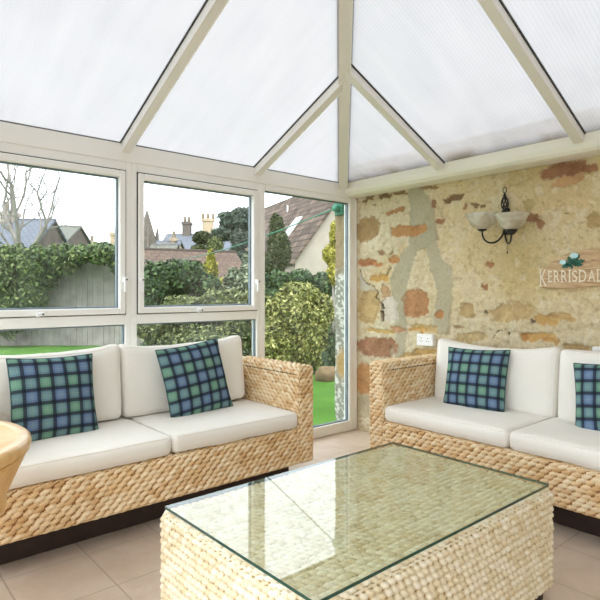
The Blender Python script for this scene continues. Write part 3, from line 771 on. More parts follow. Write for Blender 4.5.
# ------------------------------------------------------------------ coffee table
TX0, TX1, TY0, TY1, TZ = -2.587, -1.355, -2.290, -1.513, .45
tc = Vector(((TX0+TX1)/2, (TY0+TY1)/2, 0)); hw, hd = (TX1-TX0)/2, (TY1-TY0)/2
tb = empty('coffee_table', tc); tag(tb, 'low rectangular pale woven coffee table with a glass top', 'coffee table')
woven('woven_body', (-hw-.018, -hd-.018, .045), (hw+.018, hd+.018, TZ-.0148), .030, tb, M_weave_pale, table_weave, .014, .0045)
for sx in (-1, 1):
    for sy in (-1, 1):
        MB().box((sx*(hw-.045)-.03, sy*(hd-.045)-.03, 0), (sx*(hw-.045)+.03, sy*(hd-.045)+.03, .09), .003, 1).build('foot', M_dark, tb)
def glass_top():
    bm = bmesh.new(); bmesh.ops.create_cube(bm, size=1)
    for v in bm.verts: v.co = Vector((v.co.x*2*hw, v.co.y*2*hd, v.co.z*.010))
    me = bpy.data.meshes.new('glass_top'); bm.normal_update(); bm.faces.ensure_lookup_table()
    for f in bm.faces: f.material_index = 0 if abs(f.normal.z) > .5 else 1
    bm.to_mesh(me); bm.free(); me.materials.append(M_table_glass); me.materials.append(M_glass_edge)
    return link('glass_top', me, None, None, (tc.x, tc.y, TZ-.005))
tag(glass_top(), 'clear greenish glass sheet lying on the woven coffee table', 'glass top')

# ------------------------------------------------------------------ round wooden table at the left edge
rt = empty('round_table', (-3.36, -1.30, 0)); tag(rt, 'round honey-coloured wooden table with tapered drum apron, cut by left edge', 'table')
MB().lathe([(0, .745), (.33, .745), (.336, .749), (.352, .750), (.372, .750), (.383, .742), (.385, .728), (.380, .712), (.362, .704), (0, .704)], 72).build('table_top', M_wood, rt, smooth=True)
MB().lathe([(.0, .70), (.372, .706), (.372, .700), (.318, .582), (.316, .575), (.316, .542), (.300, .536), (0, .536)], 72).build('apron', M_wood, rt, smooth=False)
for k in range(4):
    a = math.radians(28+90*k); c, s = math.cos(a), math.sin(a)
    pts = [(c*q, s*q, z) for q, z in ((.24, .54), (.22, .40), (.23, .25), (.28, .12), (.35, .018))]
    MB().tube(pts, [.024, .022, .020, .019, .017], 12).build('leg', M_wood, rt, smooth=True)
MB().lathe([(0, .20), (.215, .20), (.222, .21), (.215, .22), (0, .22)], 48).build('lower_shelf', M_wood, rt)

# ------------------------------------------------------------------ wall light
def shade_mat():
    t = NT('marbled_white_glass'); o = t.obj()
    c = t.ramp(t.noise(9, 4, o, .5, 1.2), [(.35, lin((214,206,184))), (.6, lin((240,238,228)))])
    b = t.n('ShaderNodeBsdfPrincipled'); t.l(c, b.inputs['Base Color']); b.inputs['Roughness'].default_value = .2
    tl = t.n('ShaderNodeBsdfTranslucent'); t.l(c, tl.inputs[0]); m = t.n('ShaderNodeMixShader', i_0=.45)
    t.l(b.outputs[0], m.inputs[1]); t.l(tl.outputs[0], m.inputs[2]); t.l(m.outputs[0], t.out.inputs[0]); return t.m
M_shade = shade_mat()
wl = empty('wall_light', (0, -1.385, 1.70)); tag(wl, 'black wrought iron wall light with two white glass bowl shades', 'wall light')
# backplate: openwork oval drop with a ring on top, scrolls below
mb = MB()
for k in range(7):
    a0 = 2*math.pi*k/7; pts = []
    for i in range(13):
        t = i/12; r = .004+.021*math.sin(math.pi*t)**.8*(1.12-.35*t); a = a0+t*1.6
        pts.append((-.028+r*math.cos(a)*.8, r*math.sin(a), .045+.095*t))
    mb.tube(pts, .0035, 6)
mb.lathe([(0, 0), (.017, 0), (.022, .008), (.017, .016), (.006, .02), (0, .02)], 14, (-.028, 0, .030)); mb.lathe([(0, 0), (.009, .0), (.010, .012), (.004, .026), (0, .028)], 12, (-.028, 0, .135))
cage = mb.build('finial_cage', M_iron, wl, smooth=True)
MB().tube([(-.028, .013*math.cos(a), .180+.019*math.sin(a)) for a in np.linspace(0, 2*math.pi, 20, endpoint=False)], .003, 6, closed=True).build('hanging_ring', M_iron, wl, smooth=True)
mb = MB(); mb.box((-.012, -.022, -.12), (.012, .022, .06), .006, 2); mb.tube([(-.012, 0, -.05), (-.030, 0, -.05), (-.036, 0, -.02), (-.030, 0, .035)], .008, 8)
mb.build('backplate', M_iron, wl, smooth=True)
for s in (1, -1):   # +1 = towards the corner (left in the photo)
    ex, ey, dz = -.150, (.095 if s > 0 else -.112), (0 if s > 0 else -.022)
    pts = []
    for i in range(15):
        t = i/14; a = math.pi*t
        hx_ = (1-math.cos(a))/2
        pts.append((-.03+(ex+.03)*hx_, ey*hx_, -.045-.105*math.sin(a)**.8+(dz-.050)*t))
    arm = MB().tube(pts, .0062, 8).build('arm', M_iron, wl, smooth=True)
    cup = MB().lathe([(0, -.026), (.010, -.026), (.022, -.018), (.036, .0), (.038, .008), (.030, .010), (0, .010)] if s < 0 else [(0, -.008), (.010, -.008), (.030, .0), (.032, .006), (.0, .008)], 24, (ex, ey, dz-.092)).build('cup', M_iron, arm, smooth=True)
    MB().lathe([(.026, 0), (.050, .010), (.072, .030), (.087, .056), (.098, .082), (.112, .100), (.108, .102), (.094, .086), (.083, .060), (.068, .034), (.046, .014), (.022, .004)], 40, (ex, ey, dz-.084)).build('glass_shade', M_shade, arm, smooth=True)
    MB().lathe([(0, 0), (.010, 0), (.010, .03), (.016, .05), (.013, .068), (0, .076)], 14, (ex, ey, dz-.080)).build('bulb', M_shade, arm, smooth=True)
MB().tube([(-.05, -.03, -.10), (-.05, -.03, -.235)], .0012, 5).build('pull_cord', M_iron, wl)
MB().lathe([(0, -.018), (.004, -.016), (.004, 0), (0, .002)], 8, (-.05, -.03, -.235)).build('cord_pull', M_iron, wl)

# ------------------------------------------------------------------ sockets
def socket(loc, label):
    r = empty('double_socket', loc); tag(r, label, 'wall socket', 'white double sockets on the stone wall')
    MB().box((-.040, -.074, -.043), (.010, .074, .043), .004, 2).build('faceplate', M_white_plastic, r)
    for s in (-1, 1):
        MB().box((-.0445, s*.055-.008, .012), (-.039, s*.055+.008, .032), .0015, 1).build('rocker_switch', M_white_plastic, r)
        mb = MB(); y = s*.030
        mb.box((-.0408, y-.002, .008), (-.038, y+.002, .018)); mb.box((-.0408, y-.014, -.012), (-.038, y-.007, -.007)); mb.box((-.0408, y+.007, -.012), (-.038, y+.014, -.007))
        mb.build('pin_holes', M_black, r)
    return r
socket((0, -.740, .826), 'white double socket above the wicker arm near the window corner')
socket((0, -2.018, .826), 'white double socket at the right edge behind the back cushion')

# ------------------------------------------------------------------ house name sign
sg = empty('house_sign', (-.035, -1.93, 1.22)); tag(sg, 'arched driftwood house name sign with cream letters on the stone wall', 'sign')
def drift():
    t = NT('grained_driftwood'); o = t.obj()
    mp = t.n('ShaderNodeMapping'); mp.inputs['Scale'].default_value = (2, 2.2, 20); t.l(o, mp.inputs[0])
    n = t.noise(2.5, 6, mp.outputs[0], .65, 1.0)
    c = t.ramp(n, [(.28, lin((120,90,62))), (.42, lin((186,154,118))), (.6, lin((212,184,146))), (.8, lin((224,200,164)))])
    return t.bsdf(c, .85, spec=.15, bump=n, bstr=.6, bdist=.006)
def sign_board():
    out = []
    top = [(.305, .112), (.27, .128), (.23, .158), (.18, .188), (.12, .212), (.05, .228), (-.02, .232), (-.08, .226), (-.15, .205), (-.21, .17), (-.27, .13), (-.305, .112)]
    bot = [(-.305, .004), (-.22, -.004), (-.1, .0), (-.04, .010), (.02, .004), (.12, -.004), (.24, .002), (.302, .0)]
    rr = random.Random(3)
    pts = []
    for a, b in zip(top+bot, (top+bot)[1:]+[top[0]]):
        for i in range(4):
            t = i/4; pts.append((a[0]*(1-t)+b[0]*t+rr.uniform(-.0018, .0018), a[1]*(1-t)+b[1]*t+rr.uniform(-.0018, .0018)))
    bm = bmesh.new(); vs = [bm.verts.new((0.035, y, z)) for y, z in pts]; f = bm.faces.new(vs)
    r = bmesh.ops.extrude_face_region(bm, geom=[f]); nv = [v for v in r['geom'] if isinstance(v, bmesh.types.BMVert)]
    for v in nv: v.co.x = 0
    nf = [x for x in r['geom'] if isinstance(x, bmesh.types.BMFace)]
    bmesh.ops.bevel(bm, geom=[e for e in nf[0].edges], offset=.005, segments=2, affect='EDGES')
    bmesh.ops.recalc_face_normals(bm, faces=bm.faces)
    me = bpy.data.meshes.new('board'); bm.to_mesh(me); bm.free(); return me
link('board', sign_board(), drift(), sg)
M_letter = noisy('cream_letter_paint', (232,220,196), (240,230,208), 20, .8, .1)
def letters():
    tot = bmesh.new()
    y = .298
    for i, ch in enumerate('KERRISDALE'):
        cu = bpy.data.curves.new('t', 'FONT'); cu.body = ch; cu.size = 1; cu.extrude = .02
        o = bpy.data.objects.new('t', cu); COL.objects.link(o)
        bpy.context.view_layer.update()
        me = bpy.data.meshes.new_from_object(o.evaluated_get(bpy.context.evaluated_depsgraph_get()))
        xs_ = [v.co.x for v in me.vertices]; zs_ = [v.co.y for v in me.vertices]
        x0, x1, z0, z1 = min(xs_), max(xs_), min(zs_), max(zs_)
        w = {'K': .042, 'E': .025, 'R': .035, 'I': .008, 'S': .031, 'D': .042, 'A': .040, 'L': .026}[ch]
        H = .108 if i == 0 else .070; zb = .010 if i == 0 else .036
        for v in me.vertices:
            v.co = Vector((-.0045-.08*(v.co.z if v.co.z > 0 else 0), y-(v.co.x-x0)/(x1-x0)*w, zb+(v.co.y-z0)/(z1-z0)*H))
        tmp = bmesh.new(); tmp.from_mesh(me)
        # small serifs
        if ch in 'KERIDL':
            sy = y; 
            for zz in (zb, zb+H):
                tmpv = bmesh.ops.create_cube(tmp, size=1)['verts']
                for v in tmpv: v.co = Vector((v.co.x*.003-.0045, sy-.005+v.co.y*.018, zz+v.co.z*.005))
        m2 = bpy.data.meshes.new('x'); tmp.to_mesh(m2); tot.from_mesh(m2); tmp.free()
        bpy.data.objects.remove(o)
        y -= w+.0105
    bmesh.ops.recalc_face_normals(tot, faces=tot.faces)
    me = bpy.data.meshes.new('lettering'); tot.to_mesh(me); tot.free(); return me
link('lettering', letters(), M_letter, sg)
M_leafpaint = noisy('dark_green_paint', (42,92,78), (58,112,92), 40, .8, .2); M_petal = noisy('pale_blue_paint', (176,214,222), (200,230,232), 30, .8, .1)
def flat(pts, x0, x1, mb): mb.poly([(x1, y, z) for y, z in pts], (x0-x1, 0, 0))
mb = MB(); cy, cz = .105, .150
rr = random.Random(5)
for (a, b, ang, l, w) in ((0, -.01, 2.75, .085, .018), (0, -.01, 3.45, .065, .014), (0, -.005, .35, .085, .018), (.0, .0, .95, .085, .016), (.01, -.01, -.05, .06, .014), (.0, .0, 1.9, .06, .014), (0, -.01, -1.5, .035, .008)):
    pts = []
    for i in range(9):
        t = i/8; ww = w*math.sin(math.pi*min(1, t*.9+.08))*(1+.35*(-1)**i)
        pts.append((t*l, ww))
    pts = pts+[(t, -w_) for t, w_ in pts[::-1]]
    P2 = [(cy-a-(p*math.cos(ang)-q*math.sin(ang)), cz+b+(p*math.sin(ang)+q*math.cos(ang))*.75) for p, q in pts]
    flat(P2, -.002, -.006, mb)
mb.build('painted_leaves', M_leafpaint, sg)
for (y, z, r) in ((.155, .158, .020), (.088, .196, .024)):
    mb = MB(); flat([(y+r*1.0*math.cos(t), z+r*.72*math.sin(t)) for t in np.linspace(0, 2*math.pi, 14, endpoint=False)], -.003, -.009, mb)
    mb.build('painted_flower', M_petal, sg)
sg.rotation_euler = (0, 0, 0)

# ------------------------------------------------------------------ OUTSIDE
GZ = -.15
st(MB().box((-60, .12, GZ-.3), (70, 110, GZ)).build('lawn', M_lawn))
M_paving = noisy('grey_paving', (140,136,128), (160,156,148), 1.5, .9, .3, 30, .01, .1)
st(MB().box((-12, .14, GZ-.02), (-1.55, 2.4, GZ+.02)).build('bounce_paving', M_paving))  # unseen patio added so grey, not lawn green, bounces into the room
st(MB().box((-60, -40, GZ-.3), (-4.15, .12, GZ)).build('garden_ground', M_paving))  # unseen ground, made grey to keep the bounce light neutral

def leaves(C, size, nrm=None, var=.5, tint=None, flat_=.5, seed=1):
    g = np.random.default_rng(seed); n = len(C)
    N = g.normal(size=(n, 3)); 
    if nrm is not None: N = N*var+nrm
    N /= np.linalg.norm(N, axis=1, keepdims=True)
    A = np.cross(N, g.normal(size=(n, 3))); A /= np.linalg.norm(A, axis=1, keepdims=True); B = np.cross(N, A)
    s = (size*(.6+.8*g.random(n)))[:, None]
    V = np.stack([C+A*s, C+B*s*flat_, C-A*s, C-B*s*flat_], 1).reshape(-1, 3)
    Q = np.arange(4*n).reshape(n, 4)
    T = np.repeat(g.random(n) if tint is None else tint, 4)
    return V, Q, T
def ellip_core(c, rad, k=.82, seed=0, n=26):
    th = np.linspace(0, 2*np.pi, n, endpoint=False); ph = np.linspace(0, np.pi, n//2+1)
    TH_, PH = np.meshgrid(th, ph, indexing='ij')
    D = np.stack([np.sin(PH)*np.cos(TH_), np.sin(PH)*np.sin(TH_), np.cos(PH)], -1)
    w = 1+.35*(fbm(D[..., 0]*2.5+D[..., 2]*2+seed, D[..., 1]*2.5+seed, 3)-.5)
    V = (np.array(c)+D*w[..., None]*np.array(rad)*k).reshape(-1, 3); m = n//2+1
    idx = np.arange(n*m).reshape(n, m); nx = np.roll(idx, -1, 0)
    Q = np.stack([idx[:, :-1], idx[:, 1:], nx[:, 1:], nx[:, :-1]], -1).reshape(-1, 4)
    return V, Q
def bush(name, label, cat, blobs, mat, n, size, seed=0, group=None, flat_=.5, stem=None, core=.82, kind=None):
    """blobs: list of (centre, radii) ellipsoids grown over with leaves"""
    g = np.random.default_rng(seed+100); Vs = []; Qs = []; Ts = []; b = 0
    vol = np.array([r[0]*r[2]+r[1]*r[2] for c, r in blobs]); vol = vol/vol.sum()
    for i, (c, r) in enumerate(blobs):
        m = int(n*vol[i]); D = g.normal(size=(m, 3)); D /= np.linalg.norm(D, axis=1, keepdims=True)
        w = 1+.7*(fbm(D[:, 0]*2.5+D[:, 2]*2+seed+i, D[:, 1]*2.5+seed, 3)-.5)
        rr_ = (.80+.24*g.random(m))*w
        C = np.array(c)+D*rr_[:, None]*np.array(r)
        V, Q, T = leaves(C, size, D, .9, None, flat_, seed+i*7+1)
        Vs.append(V); Qs.append(Q+b); Ts.append(T); b += len(V)
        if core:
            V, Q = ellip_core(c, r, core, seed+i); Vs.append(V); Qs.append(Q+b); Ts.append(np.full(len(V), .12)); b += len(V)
    V = np.concatenate(Vs); base = Vector((float(np.mean([c[0] for c, r in blobs])), float(np.mean([c[1] for c, r in blobs])), GZ))
    V = V-np.array(base)
    root = empty(name, base); tag(root, label, cat, group)
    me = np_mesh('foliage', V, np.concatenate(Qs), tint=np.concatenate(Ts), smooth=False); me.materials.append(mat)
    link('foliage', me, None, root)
    if stem:
        top = min(c[2]-r[2]*.2 for c, r in blobs)-GZ
        MB().tube([(0, 0, -.02), (.02*stem, 0, top*.5), (0, 0, max(top, .1))], [stem, stem*.85, stem*.6], 8).build('stem', M_bark, root, smooth=True)
    return root
def pb(px, py, t, wpx, hpx, depth=None):
    """ellipsoid blob seen at (px,py), given half-width and half-height in pixels at distance t"""
    c = at(px, py, t); rx = wpx/FOC*t; rz = hpx/FOC*t
    return (tuple(c), (rx, depth or rx*.9, rz))

L_hedge = leafm('hedge_leaves', (41,57,32), (70,89,46), (112,124,73))
L_dark = leafm('dark_shrub_leaves', (34,48,30), (54,76,42), (84,104,62))
L_olive = leafm('olive_shrub_leaves', (52,60,35), (86,94,54), (128,132,86))
L_pale = leafm('variegated_leaves', (56,66,28), (112,118,52), (178,174,112))
L_yellow = leafm('golden_conifer', (92,92,32), (138,132,48), (172,164,78))
L_conifer = leafm('dull_conifer', (40,49,30), (62,70,40), (83,88,52))
L_pine = leafm('pine_needles', (46,57,49), (68,80,67), (94,104,86))
L_grey = leafm('grey_green_leaves', (62,73,56), (97,107,83), (136,142,116))

# board fence ------------------------------------------------------
fence = empty('board_fence', at(80, 345, 13.5)); fence.location.z = GZ
tag(fence, 'weathered grey vertical board garden fence half covered by hedge', 'fence')
fx = Vector((R2[0], R2[1], 0)); rr = random.Random(2)
ang = math.atan2(R2[1], R2[0]); fence.rotation_euler = (0, 0, ang)
x = -2.4
while x < 1.5:
    w = rr.uniform(.12, .145); h = 1.95+rr.uniform(-.02, .06)+(.12 if rr.random() < .3 else 0)+.12
    MB().box((x, rr.uniform(-.012, .012), 0), (x+w-.006, .024, h), .003, 1).build('board', M_board, fence)
    x += w
MB().box((-2.4, .026, 1.45), (1.5, .07, 1.55)).box((-2.4, .026, .3), (1.5, .07, .4)).build('rail', M_board, fence)

hedge = [pb(x_, y_, 12.95, w_, h_, .42) for x_, y_, w_, h_ in ((-60,280,34,40),(-20,275,32,36),(8,272,26,28),(36,268,26,22),(62,259,20,15),(84,254,16,9),(104,254,18,11),(121,262,10,14),(8,310,20,26),(30,296,16,20))]
bush('hedge', 'clipped green hedge spilling over the top of the board fence', 'hedge', hedge, L_hedge, 26000, .055, 1)
bush('shrub', 'dark green shrub low in the middle window, in front of brown garage roof', 'shrub', [pb(160,284,9.5,22,20), pb(185,276,9.6,20,16), pb(148,306,9.4,14,22), pb(206,286,9.7,14,12), pb(178,330,9.7,30,34)], L_dark, 14000, .045, 2, 'garden shrubs', stem=.04)
bush('shrub', 'broad olive green shrub filling the foot of the middle window', 'shrub', [pb(190,312,8.6,34,16), pb(225,308,8.5,26,20), pb(160,326,8.4,26,18), pb(245,322,8.3,22,26), pb(205,338,8.2,40,14), pb(195,364,8.4,48,16)], L_olive, 20000, .035, 3, 'garden shrubs', stem=.04)
bush('shrub', 'grey green tall shrub at the right side of the middle window', 'shrub', [pb(240,284,10.2,16,16), pb(252,268,10.3,10,18), pb(230,298,10.1,18,12), pb(240,332,10.2,16,32)], L_grey, 9000, .05, 4, 'garden shrubs', stem=.04)
bush('shrub', 'golden pointed conifer in front of the brown garage roof', 'shrub', [pb(211,272,12.5,7,14), pb(211,262,12.5,4,12), pb(222,283,12.4,14,5)], L_yellow, 4500, .045, 5, 'garden shrubs', stem=.03)
bush('shrub', 'large pale variegated shrub outside the corner pane', 'shrub', [pb(292,312,6.6,26,26), pb(280,342,6.5,22,26), pb(308,336,6.6,20,30), pb(300,296,6.7,22,12), pb(322,312,6.8,12,16), pb(290,374,6.6,18,30)], L_pale, 26000, .026, 6, 'garden shrubs', stem=.03)
bush('shrub', 'low light green shrub beside the lawn outside the corner pane', 'shrub', [pb(300,364,8.9,20,13), pb(320,362,9.0,16,14), pb(338,354,9.1,12,22), pb(330,335,9.3,12,24)], L_dark, 5000, .025, 7, 'garden shrubs', stem=.02)
bush('shrub', 'mid green hedge mass behind the variegated shrub and conifer', 'shrub', [pb(275,285,11.5,16,14), pb(300,280,11.6,16,10), pb(325,285,11.7,18,12), pb(270,300,11.4,18,14), pb(300,326,11.6,34,30)], L_dark, 9000, .05, 8, 'garden shrubs', stem=.04)
bush('shrub', 'bright yellow climber growing beside the outer stone wall', 'shrub', [pb(334,236,9.2,4,14), pb(330,255,9.2,7,9), pb(336,272,9.1,8,12)], L_yellow, 3600, .035, 9, 'garden shrubs', stem=.03)
bush('conifer', 'dull green conifer in front of the neighbouring house roof', 'tree', [pb(279,250,13,12,22), pb(277,226,13.1,7,12), pb(272,268,12.9,11,16)], L_conifer, 9000, .05, 10, 'trees in the gardens beyond', stem=.08, flat_=.25)
bush('pine_tree', 'dark spreading pine tree against the sky in the middle window', 'tree', [pb(236,224,30,16,8), pb(224,234,29.5,12,6), pb(246,214,30.5,14,6), pb(232,217,30,14,5), pb(240,240,29,9,10), pb(238,258,29,9,12)], L_pine, 9000, .16, 11, 'trees in the gardens beyond', stem=.25, flat_=.2, core=.7)
bush('round_tree', 'small round green tree in front of the slate roofed houses', 'tree', [pb(203,238,34,9,6), pb(199,250,33,7,5)], L_conifer, 2500, .14, 12, 'trees in the gardens beyond', stem=.15)
bush('round_tree', 'yellowish green tree above the brown garage roof', 'tree', [pb(215,246,27,8,8), pb(196,253,27.5,6,5)], L_olive, 2500, .10, 13, 'trees in the gardens beyond', stem=.12)
# mossy boulder at lawn edge
def boulder():
    V, Q = ellip_core((0,0,0), (.20, .16, .15), 1, 4, 36); me = np_mesh('boulder', V, Q)
    o = link('boulder', me, noisy('brown_stone', (92,74,50), (118,98,68), 9, .95, .4), None, at(327, 376, 8.25)); o.location.z = GZ+.07
    tag(o, 'brown garden boulder at the far edge of the lawn', 'rock')
boulder()

# bare tree ---------------------------------------------------------
def bare_tree(name, label, base, H, lean, seed, depth=5, r0=.35, thin=.74):
    rr = random.Random(seed); mb = MB(); base = Vector(base)
    up = Vector((0,0,1)); side = Vector((R2[0], R2[1], 0)); fwd = Vector((F2[0], F2[1], 0))
    twigs = MB()
    def grow(p, d, L, r, lv):
        pts = [p]; rad = [r]; n = 4; q = p.copy(); dd = d.copy()
        for i in range(n):
            dd = (dd+Vector((rr.uniform(-1,1), rr.uniform(-1,1), rr.uniform(-.4,.8)))*.16).normalized()
            q = q+dd*L/n; pts.append(q.copy()); rad.append(r*(1-(1-thin)*(i+1)/n))
        (mb if lv >= depth-1 else twigs).tube(pts, rad, 6 if lv > 2 else 3, cap=False)
        if lv == 0: return
        k = 4 if lv > 4 else 3
        for j in range(k):
            a = rr.uniform(0, 2*math.pi); sp = rr.uniform(.35, 1.0)
            ax = dd.orthogonal().normalized(); ax.rotate(Matrix.Rotation(a, 3, dd))
            nd = (dd*math.cos(sp)+ax*math.sin(sp)+up*.10).normalized()
            at_ = pts[-1] if j < 2 else pts[rr.choice((2, 3))]
            grow(at_, nd, L*rr.uniform(.58, .80), rad[-1]*rr.uniform(.62, .80), lv-1)
    root = empty(name, base); tag(root, label, 'tree', 'bare winter trees')
    grow(Vector((0,0,0)), (up+side*lean).normalized(), H, r0, depth)
    mb.build('trunk', M_bark, root); twigs.build('branches', M_bark, root)
b = at(24, 291, 24); b.z = GZ
bare_tree('bare_tree', 'tall leafless spreading tree behind the hedge at far left', b, 3.5, 0.06, 12, 6, .17)
b = at(150, 291, 26); b.z = GZ
bare_tree('bare_tree', 'thin leafless tree beside the distant church spire', b, 2.3, .05, 5, 5, .10)

# buildings ---------------------------------------------------------
def building(name, label, P, rz, L, W, ez, rz_, wall_m, roof_m, ovh=.25, chim=(), zb=GZ, group='houses beyond the garden', boards=None):
    """local x along the ridge (0..L), y across (0..W); origin = near left corner"""
    r = empty(name, (P[0], P[1], 0), rz); tag(r, label, 'house', group)
    mb = MB()
    v = [(0,0,zb),(L,0,zb),(L,W,zb),(0,W,zb),(0,0,ez),(L,0,ez),(L,W,ez),(0,W,ez),(0,W/2,rz_),(L,W/2,rz_)]
    bv = [mb.bm.verts.new(p) for p in v]
    for f in ((0,1,5,4),(2,3,7,6),(0,4,8,7,3),(1,2,6,9,5),(4,5,9,8),(7,8,9,6)): mb.bm.faces.new([bv[i] for i in f])
    mb.build('walls', wall_m, r)
    k = (rz_-ez)/(W/2)
    def slab(y0, z0, y1, z1):
        bm = bmesh.new(); uvl = bm.loops.layers.uv.new('UVMap')
        n = Vector((0, -(z1-z0), (y1-y0))).normalized()
        if n.z < 0: n = -n
        lo = [(-ovh, y0, z0), (L+ovh, y0, z0), (L+ovh, y1, z1), (-ovh, y1, z1)]
        a = [bm.verts.new(Vector(p)+n*.02) for p in lo]; b_ = [bm.verts.new(Vector(p)+n*.14) for p in lo]
        for f in ((a[0],a[1],a[2],a[3]), (b_[0],b_[1],b_[2],b_[3]), (a[0],a[1],b_[1],b_[0]), (a[1],a[2],b_[2],b_[1]), (a[2],a[3],b_[3],b_[2]), (a[3],a[0],b_[0],b_[3])): bm.faces.new(f)
        sl = math.hypot(y1-y0, z1-z0)
        for f in bm.faces:
            for lp in f.loops:
                c = lp.vert.co; lp[uvl].uv = (c.x+5, abs((c.z-z0)/(z1-z0))*sl)
        bmesh.ops.recalc_face_normals(bm, faces=bm.faces)
        me = bpy.data.meshes.new('roof'); bm.to_mesh(me); bm.free(); me.materials.append(roof_m); return link('roof', me, None, r)
    slab(-ovh, ez-k*ovh, W/2, rz_); slab(W+ovh, ez-k*ovh, W/2, rz_)
    MB().tube([(-ovh, W/2, rz_+.08), (L+ovh, W/2, rz_+.08)], .12, 8).build('ridge_tiles', roof_m, r)
    if boards is not None:
        for xx in ((-ovh-.03, ) if boards == 'near' else (-ovh-.03, L+ovh+.03)):
            MB().beam((xx, -ovh, ez-k*ovh), (xx, W/2, rz_), .05, .28, (0,0,1), .10).beam((xx, W+ovh, ez-k*ovh), (xx, W/2, rz_), .05, .28, (0,0,1), .10).build('bargeboard', M_white_board, r)
    for (cx_, cy_, w, d, z0, z1, mat, pots) in chim:
        c = MB().box((cx_-w/2, cy_-d/2, z0), (cx_+w/2, cy_+d/2, z1)).box((cx_-w/2-.08, cy_-d/2-.08, z1-.25), (cx_+w/2+.08, cy_+d/2+.08, z1-.05)).build('chimney', mat, r)
        for i in range(pots):
            xx = cx_+(i-(pots-1)/2)*w*.5
            MB().lathe([(0, 0), (.15, 0), (.12, .5), (.15, .55), (.10, .56), (0, .5)], 12, (xx, cy_, z1-.05)).build('chimney_pot', M_pot, c, smooth=True)
    return r
# neighbouring harled house seen through the corner pane: gable towards us
T = 26.0; Pn = at(295, 262, T)
dvec = Vector((.284, .959, 0)); gvec = Vector((.959, -.284, 0))
ez = CH-(262-HY)/FOC*T; Wn = 2.3*T/18*2; rzn = ez+(5.19-2.16)*T/18
# local x = ridge (away from us), local y = across to the left-hand normal -> place origin at the right-hand corner
Po = Pn+gvec*Wn
hs = building('neighbour_house', 'harled gable house with brown tiled roof and skylight outside the corner pane', Po, math.atan2(dvec.y, dvec.x), 14.0, Wn, ez, rzn, M_harl, M_rooftile, .12)
kk = (rzn-ez)/(Wn/2); ll = math.hypot(1, kk)
def on_roof(x, s, off=0):   # s = height above the eave along z, on the slope facing the window (local y from W inward)
    y = Wn-(s/kk); n = Vector((0, kk, 1)).normalized(); return Vector((x, y, ez+s))+n*off
def roof_light(x0, x1, s0, s1, mat, name, parent, off0=.14, off1=.22):
    pts = [on_roof(x0, s0, off1), on_roof(x1, s0, off1), on_roof(x1, s1, off1), on_roof(x0, s1, off1)]
    n = Vector((0, kk, 1)).normalized(); return MB().poly(pts, -n*(off1-off0)).build(name, mat, parent)
sk = roof_light(3.1, 3.9, 1.35, 2.55, M_white_board, 'skylight', hs)
M_skyglass = (lambda t: t.bsdf(lin((150,160,168)), .3, spec=.4))(NT('skylight_glass'))
roof_light(3.2, 3.8, 1.47, 2.43, M_skyglass, 'pane', sk, .20, .235)
roof_light(3.1, 3.8, 1.0, 1.13, M_white_board, 'flashing', hs, .14, .20)
# small dark window on the gable
gx = .04
MB().box((-.03, 1.0, 1.2), (.02, 2.4, 1.9)).build('gable_window', M_gasket, hs)
for x_, s_ in ((6.6, 3.3), (9.0, 1.2)):
    p = on_roof(x_, s_, .1); MB().tube([p, p+Vector((0, 0, .45))], .05, 8).build('vent_pipe', M_white_board, hs)

# brown roofed garage
def along_view(px0, t0, px1, t1):
    a = at(px0, HY, t0); b_ = at(px1, HY, t1); d = b_-a; return a, math.atan2(d.y, d.x), d.length
a, r_, L_ = along_view(160, 19.0, 250, 20.5)
ez_ = CH-(288-HY)/FOC*19.5; rr2 = CH-(254-HY)/FOC*22.0
building('garage', 'low outbuilding with red-brown tiled roof in the middle window', a, r_, L_, 5.0, ez_, rr2, M_sand_dark, M_redtile, .3)
# slate roofed villas behind
def villa(label, px0, px1, t, pye, pyr, W, wall, roofm, chims, boards=None, twist=0):
    a, r_, L_ = along_view(px0, t, px1, t+twist)
    ezv = CH-(pye-HY)/FOC*t; rzv = CH-(pyr-HY)/FOC*(t+W/2)
    ch = []
    for (px, pyt, pyb, wpx, mat, pots) in chims:
        ux = Vector((math.cos(r_), math.sin(r_), 0)); uy = Vector((-math.sin(r_), math.cos(r_), 0)); c0 = a+uy*W/2-Vector((CXY[0], CXY[1], 0))
        RR = Vector((R2[0], R2[1], 0)); FF = Vector((F2[0], F2[1], 0)); k_ = (px-300)/FOC
        x_ = (k_*c0.dot(FF)-c0.dot(RR))/(ux.dot(RR)-k_*ux.dot(FF)); tt = t+W/2
        ch.append((x_, W/2, wpx/FOC*tt, .8, CH-(pyb-HY)/FOC*tt-1.5, CH-(pyt-HY)/FOC*tt, mat, pots))
    return building('villa', label, a, r_, L_, W, ezv, rzv, wall, roofm, .15, ch, boards=boards)
villa('slate roofed sandstone villa with two tall chimneys in the middle window', 158, 236, 46, 252, 236, 7, M_sand, M_slate, ((187,222,236,8,M_sand_dark,2), (208,219,240,10,M_sand,3)))
villa('sandstone gabled wing left of the tall chimneys', 150, 172, 38, 256, 243, 5, M_sand, M_slate, ((174,238,250,4,M_sand,1),))
villa('grey slate house with small chimneys beyond the fence', 70, 122, 48, 258, 247, 6, M_sand_dark, M_slate2, ((76,236,248,7,M_sand_dark,2), (92,241,250,5,M_harl,1), (116,233,248,9,M_sand,1)))
villa('blue slate house at the far left edge behind the hedge', -30, 21, 27, 262, 222, 7, M_sand_dark, M_slate, ((10,212,222,12,M_harl,2),))
villa('olive grey roofed house behind the bare tree', 24, 58, 36, 250, 228, 7, M_sand_dark, M_slate2, ())
villa('grey roofed cottage below the church spire', 142, 166, 31, 268, 247, 5, M_sand_dark, M_slate2, ())
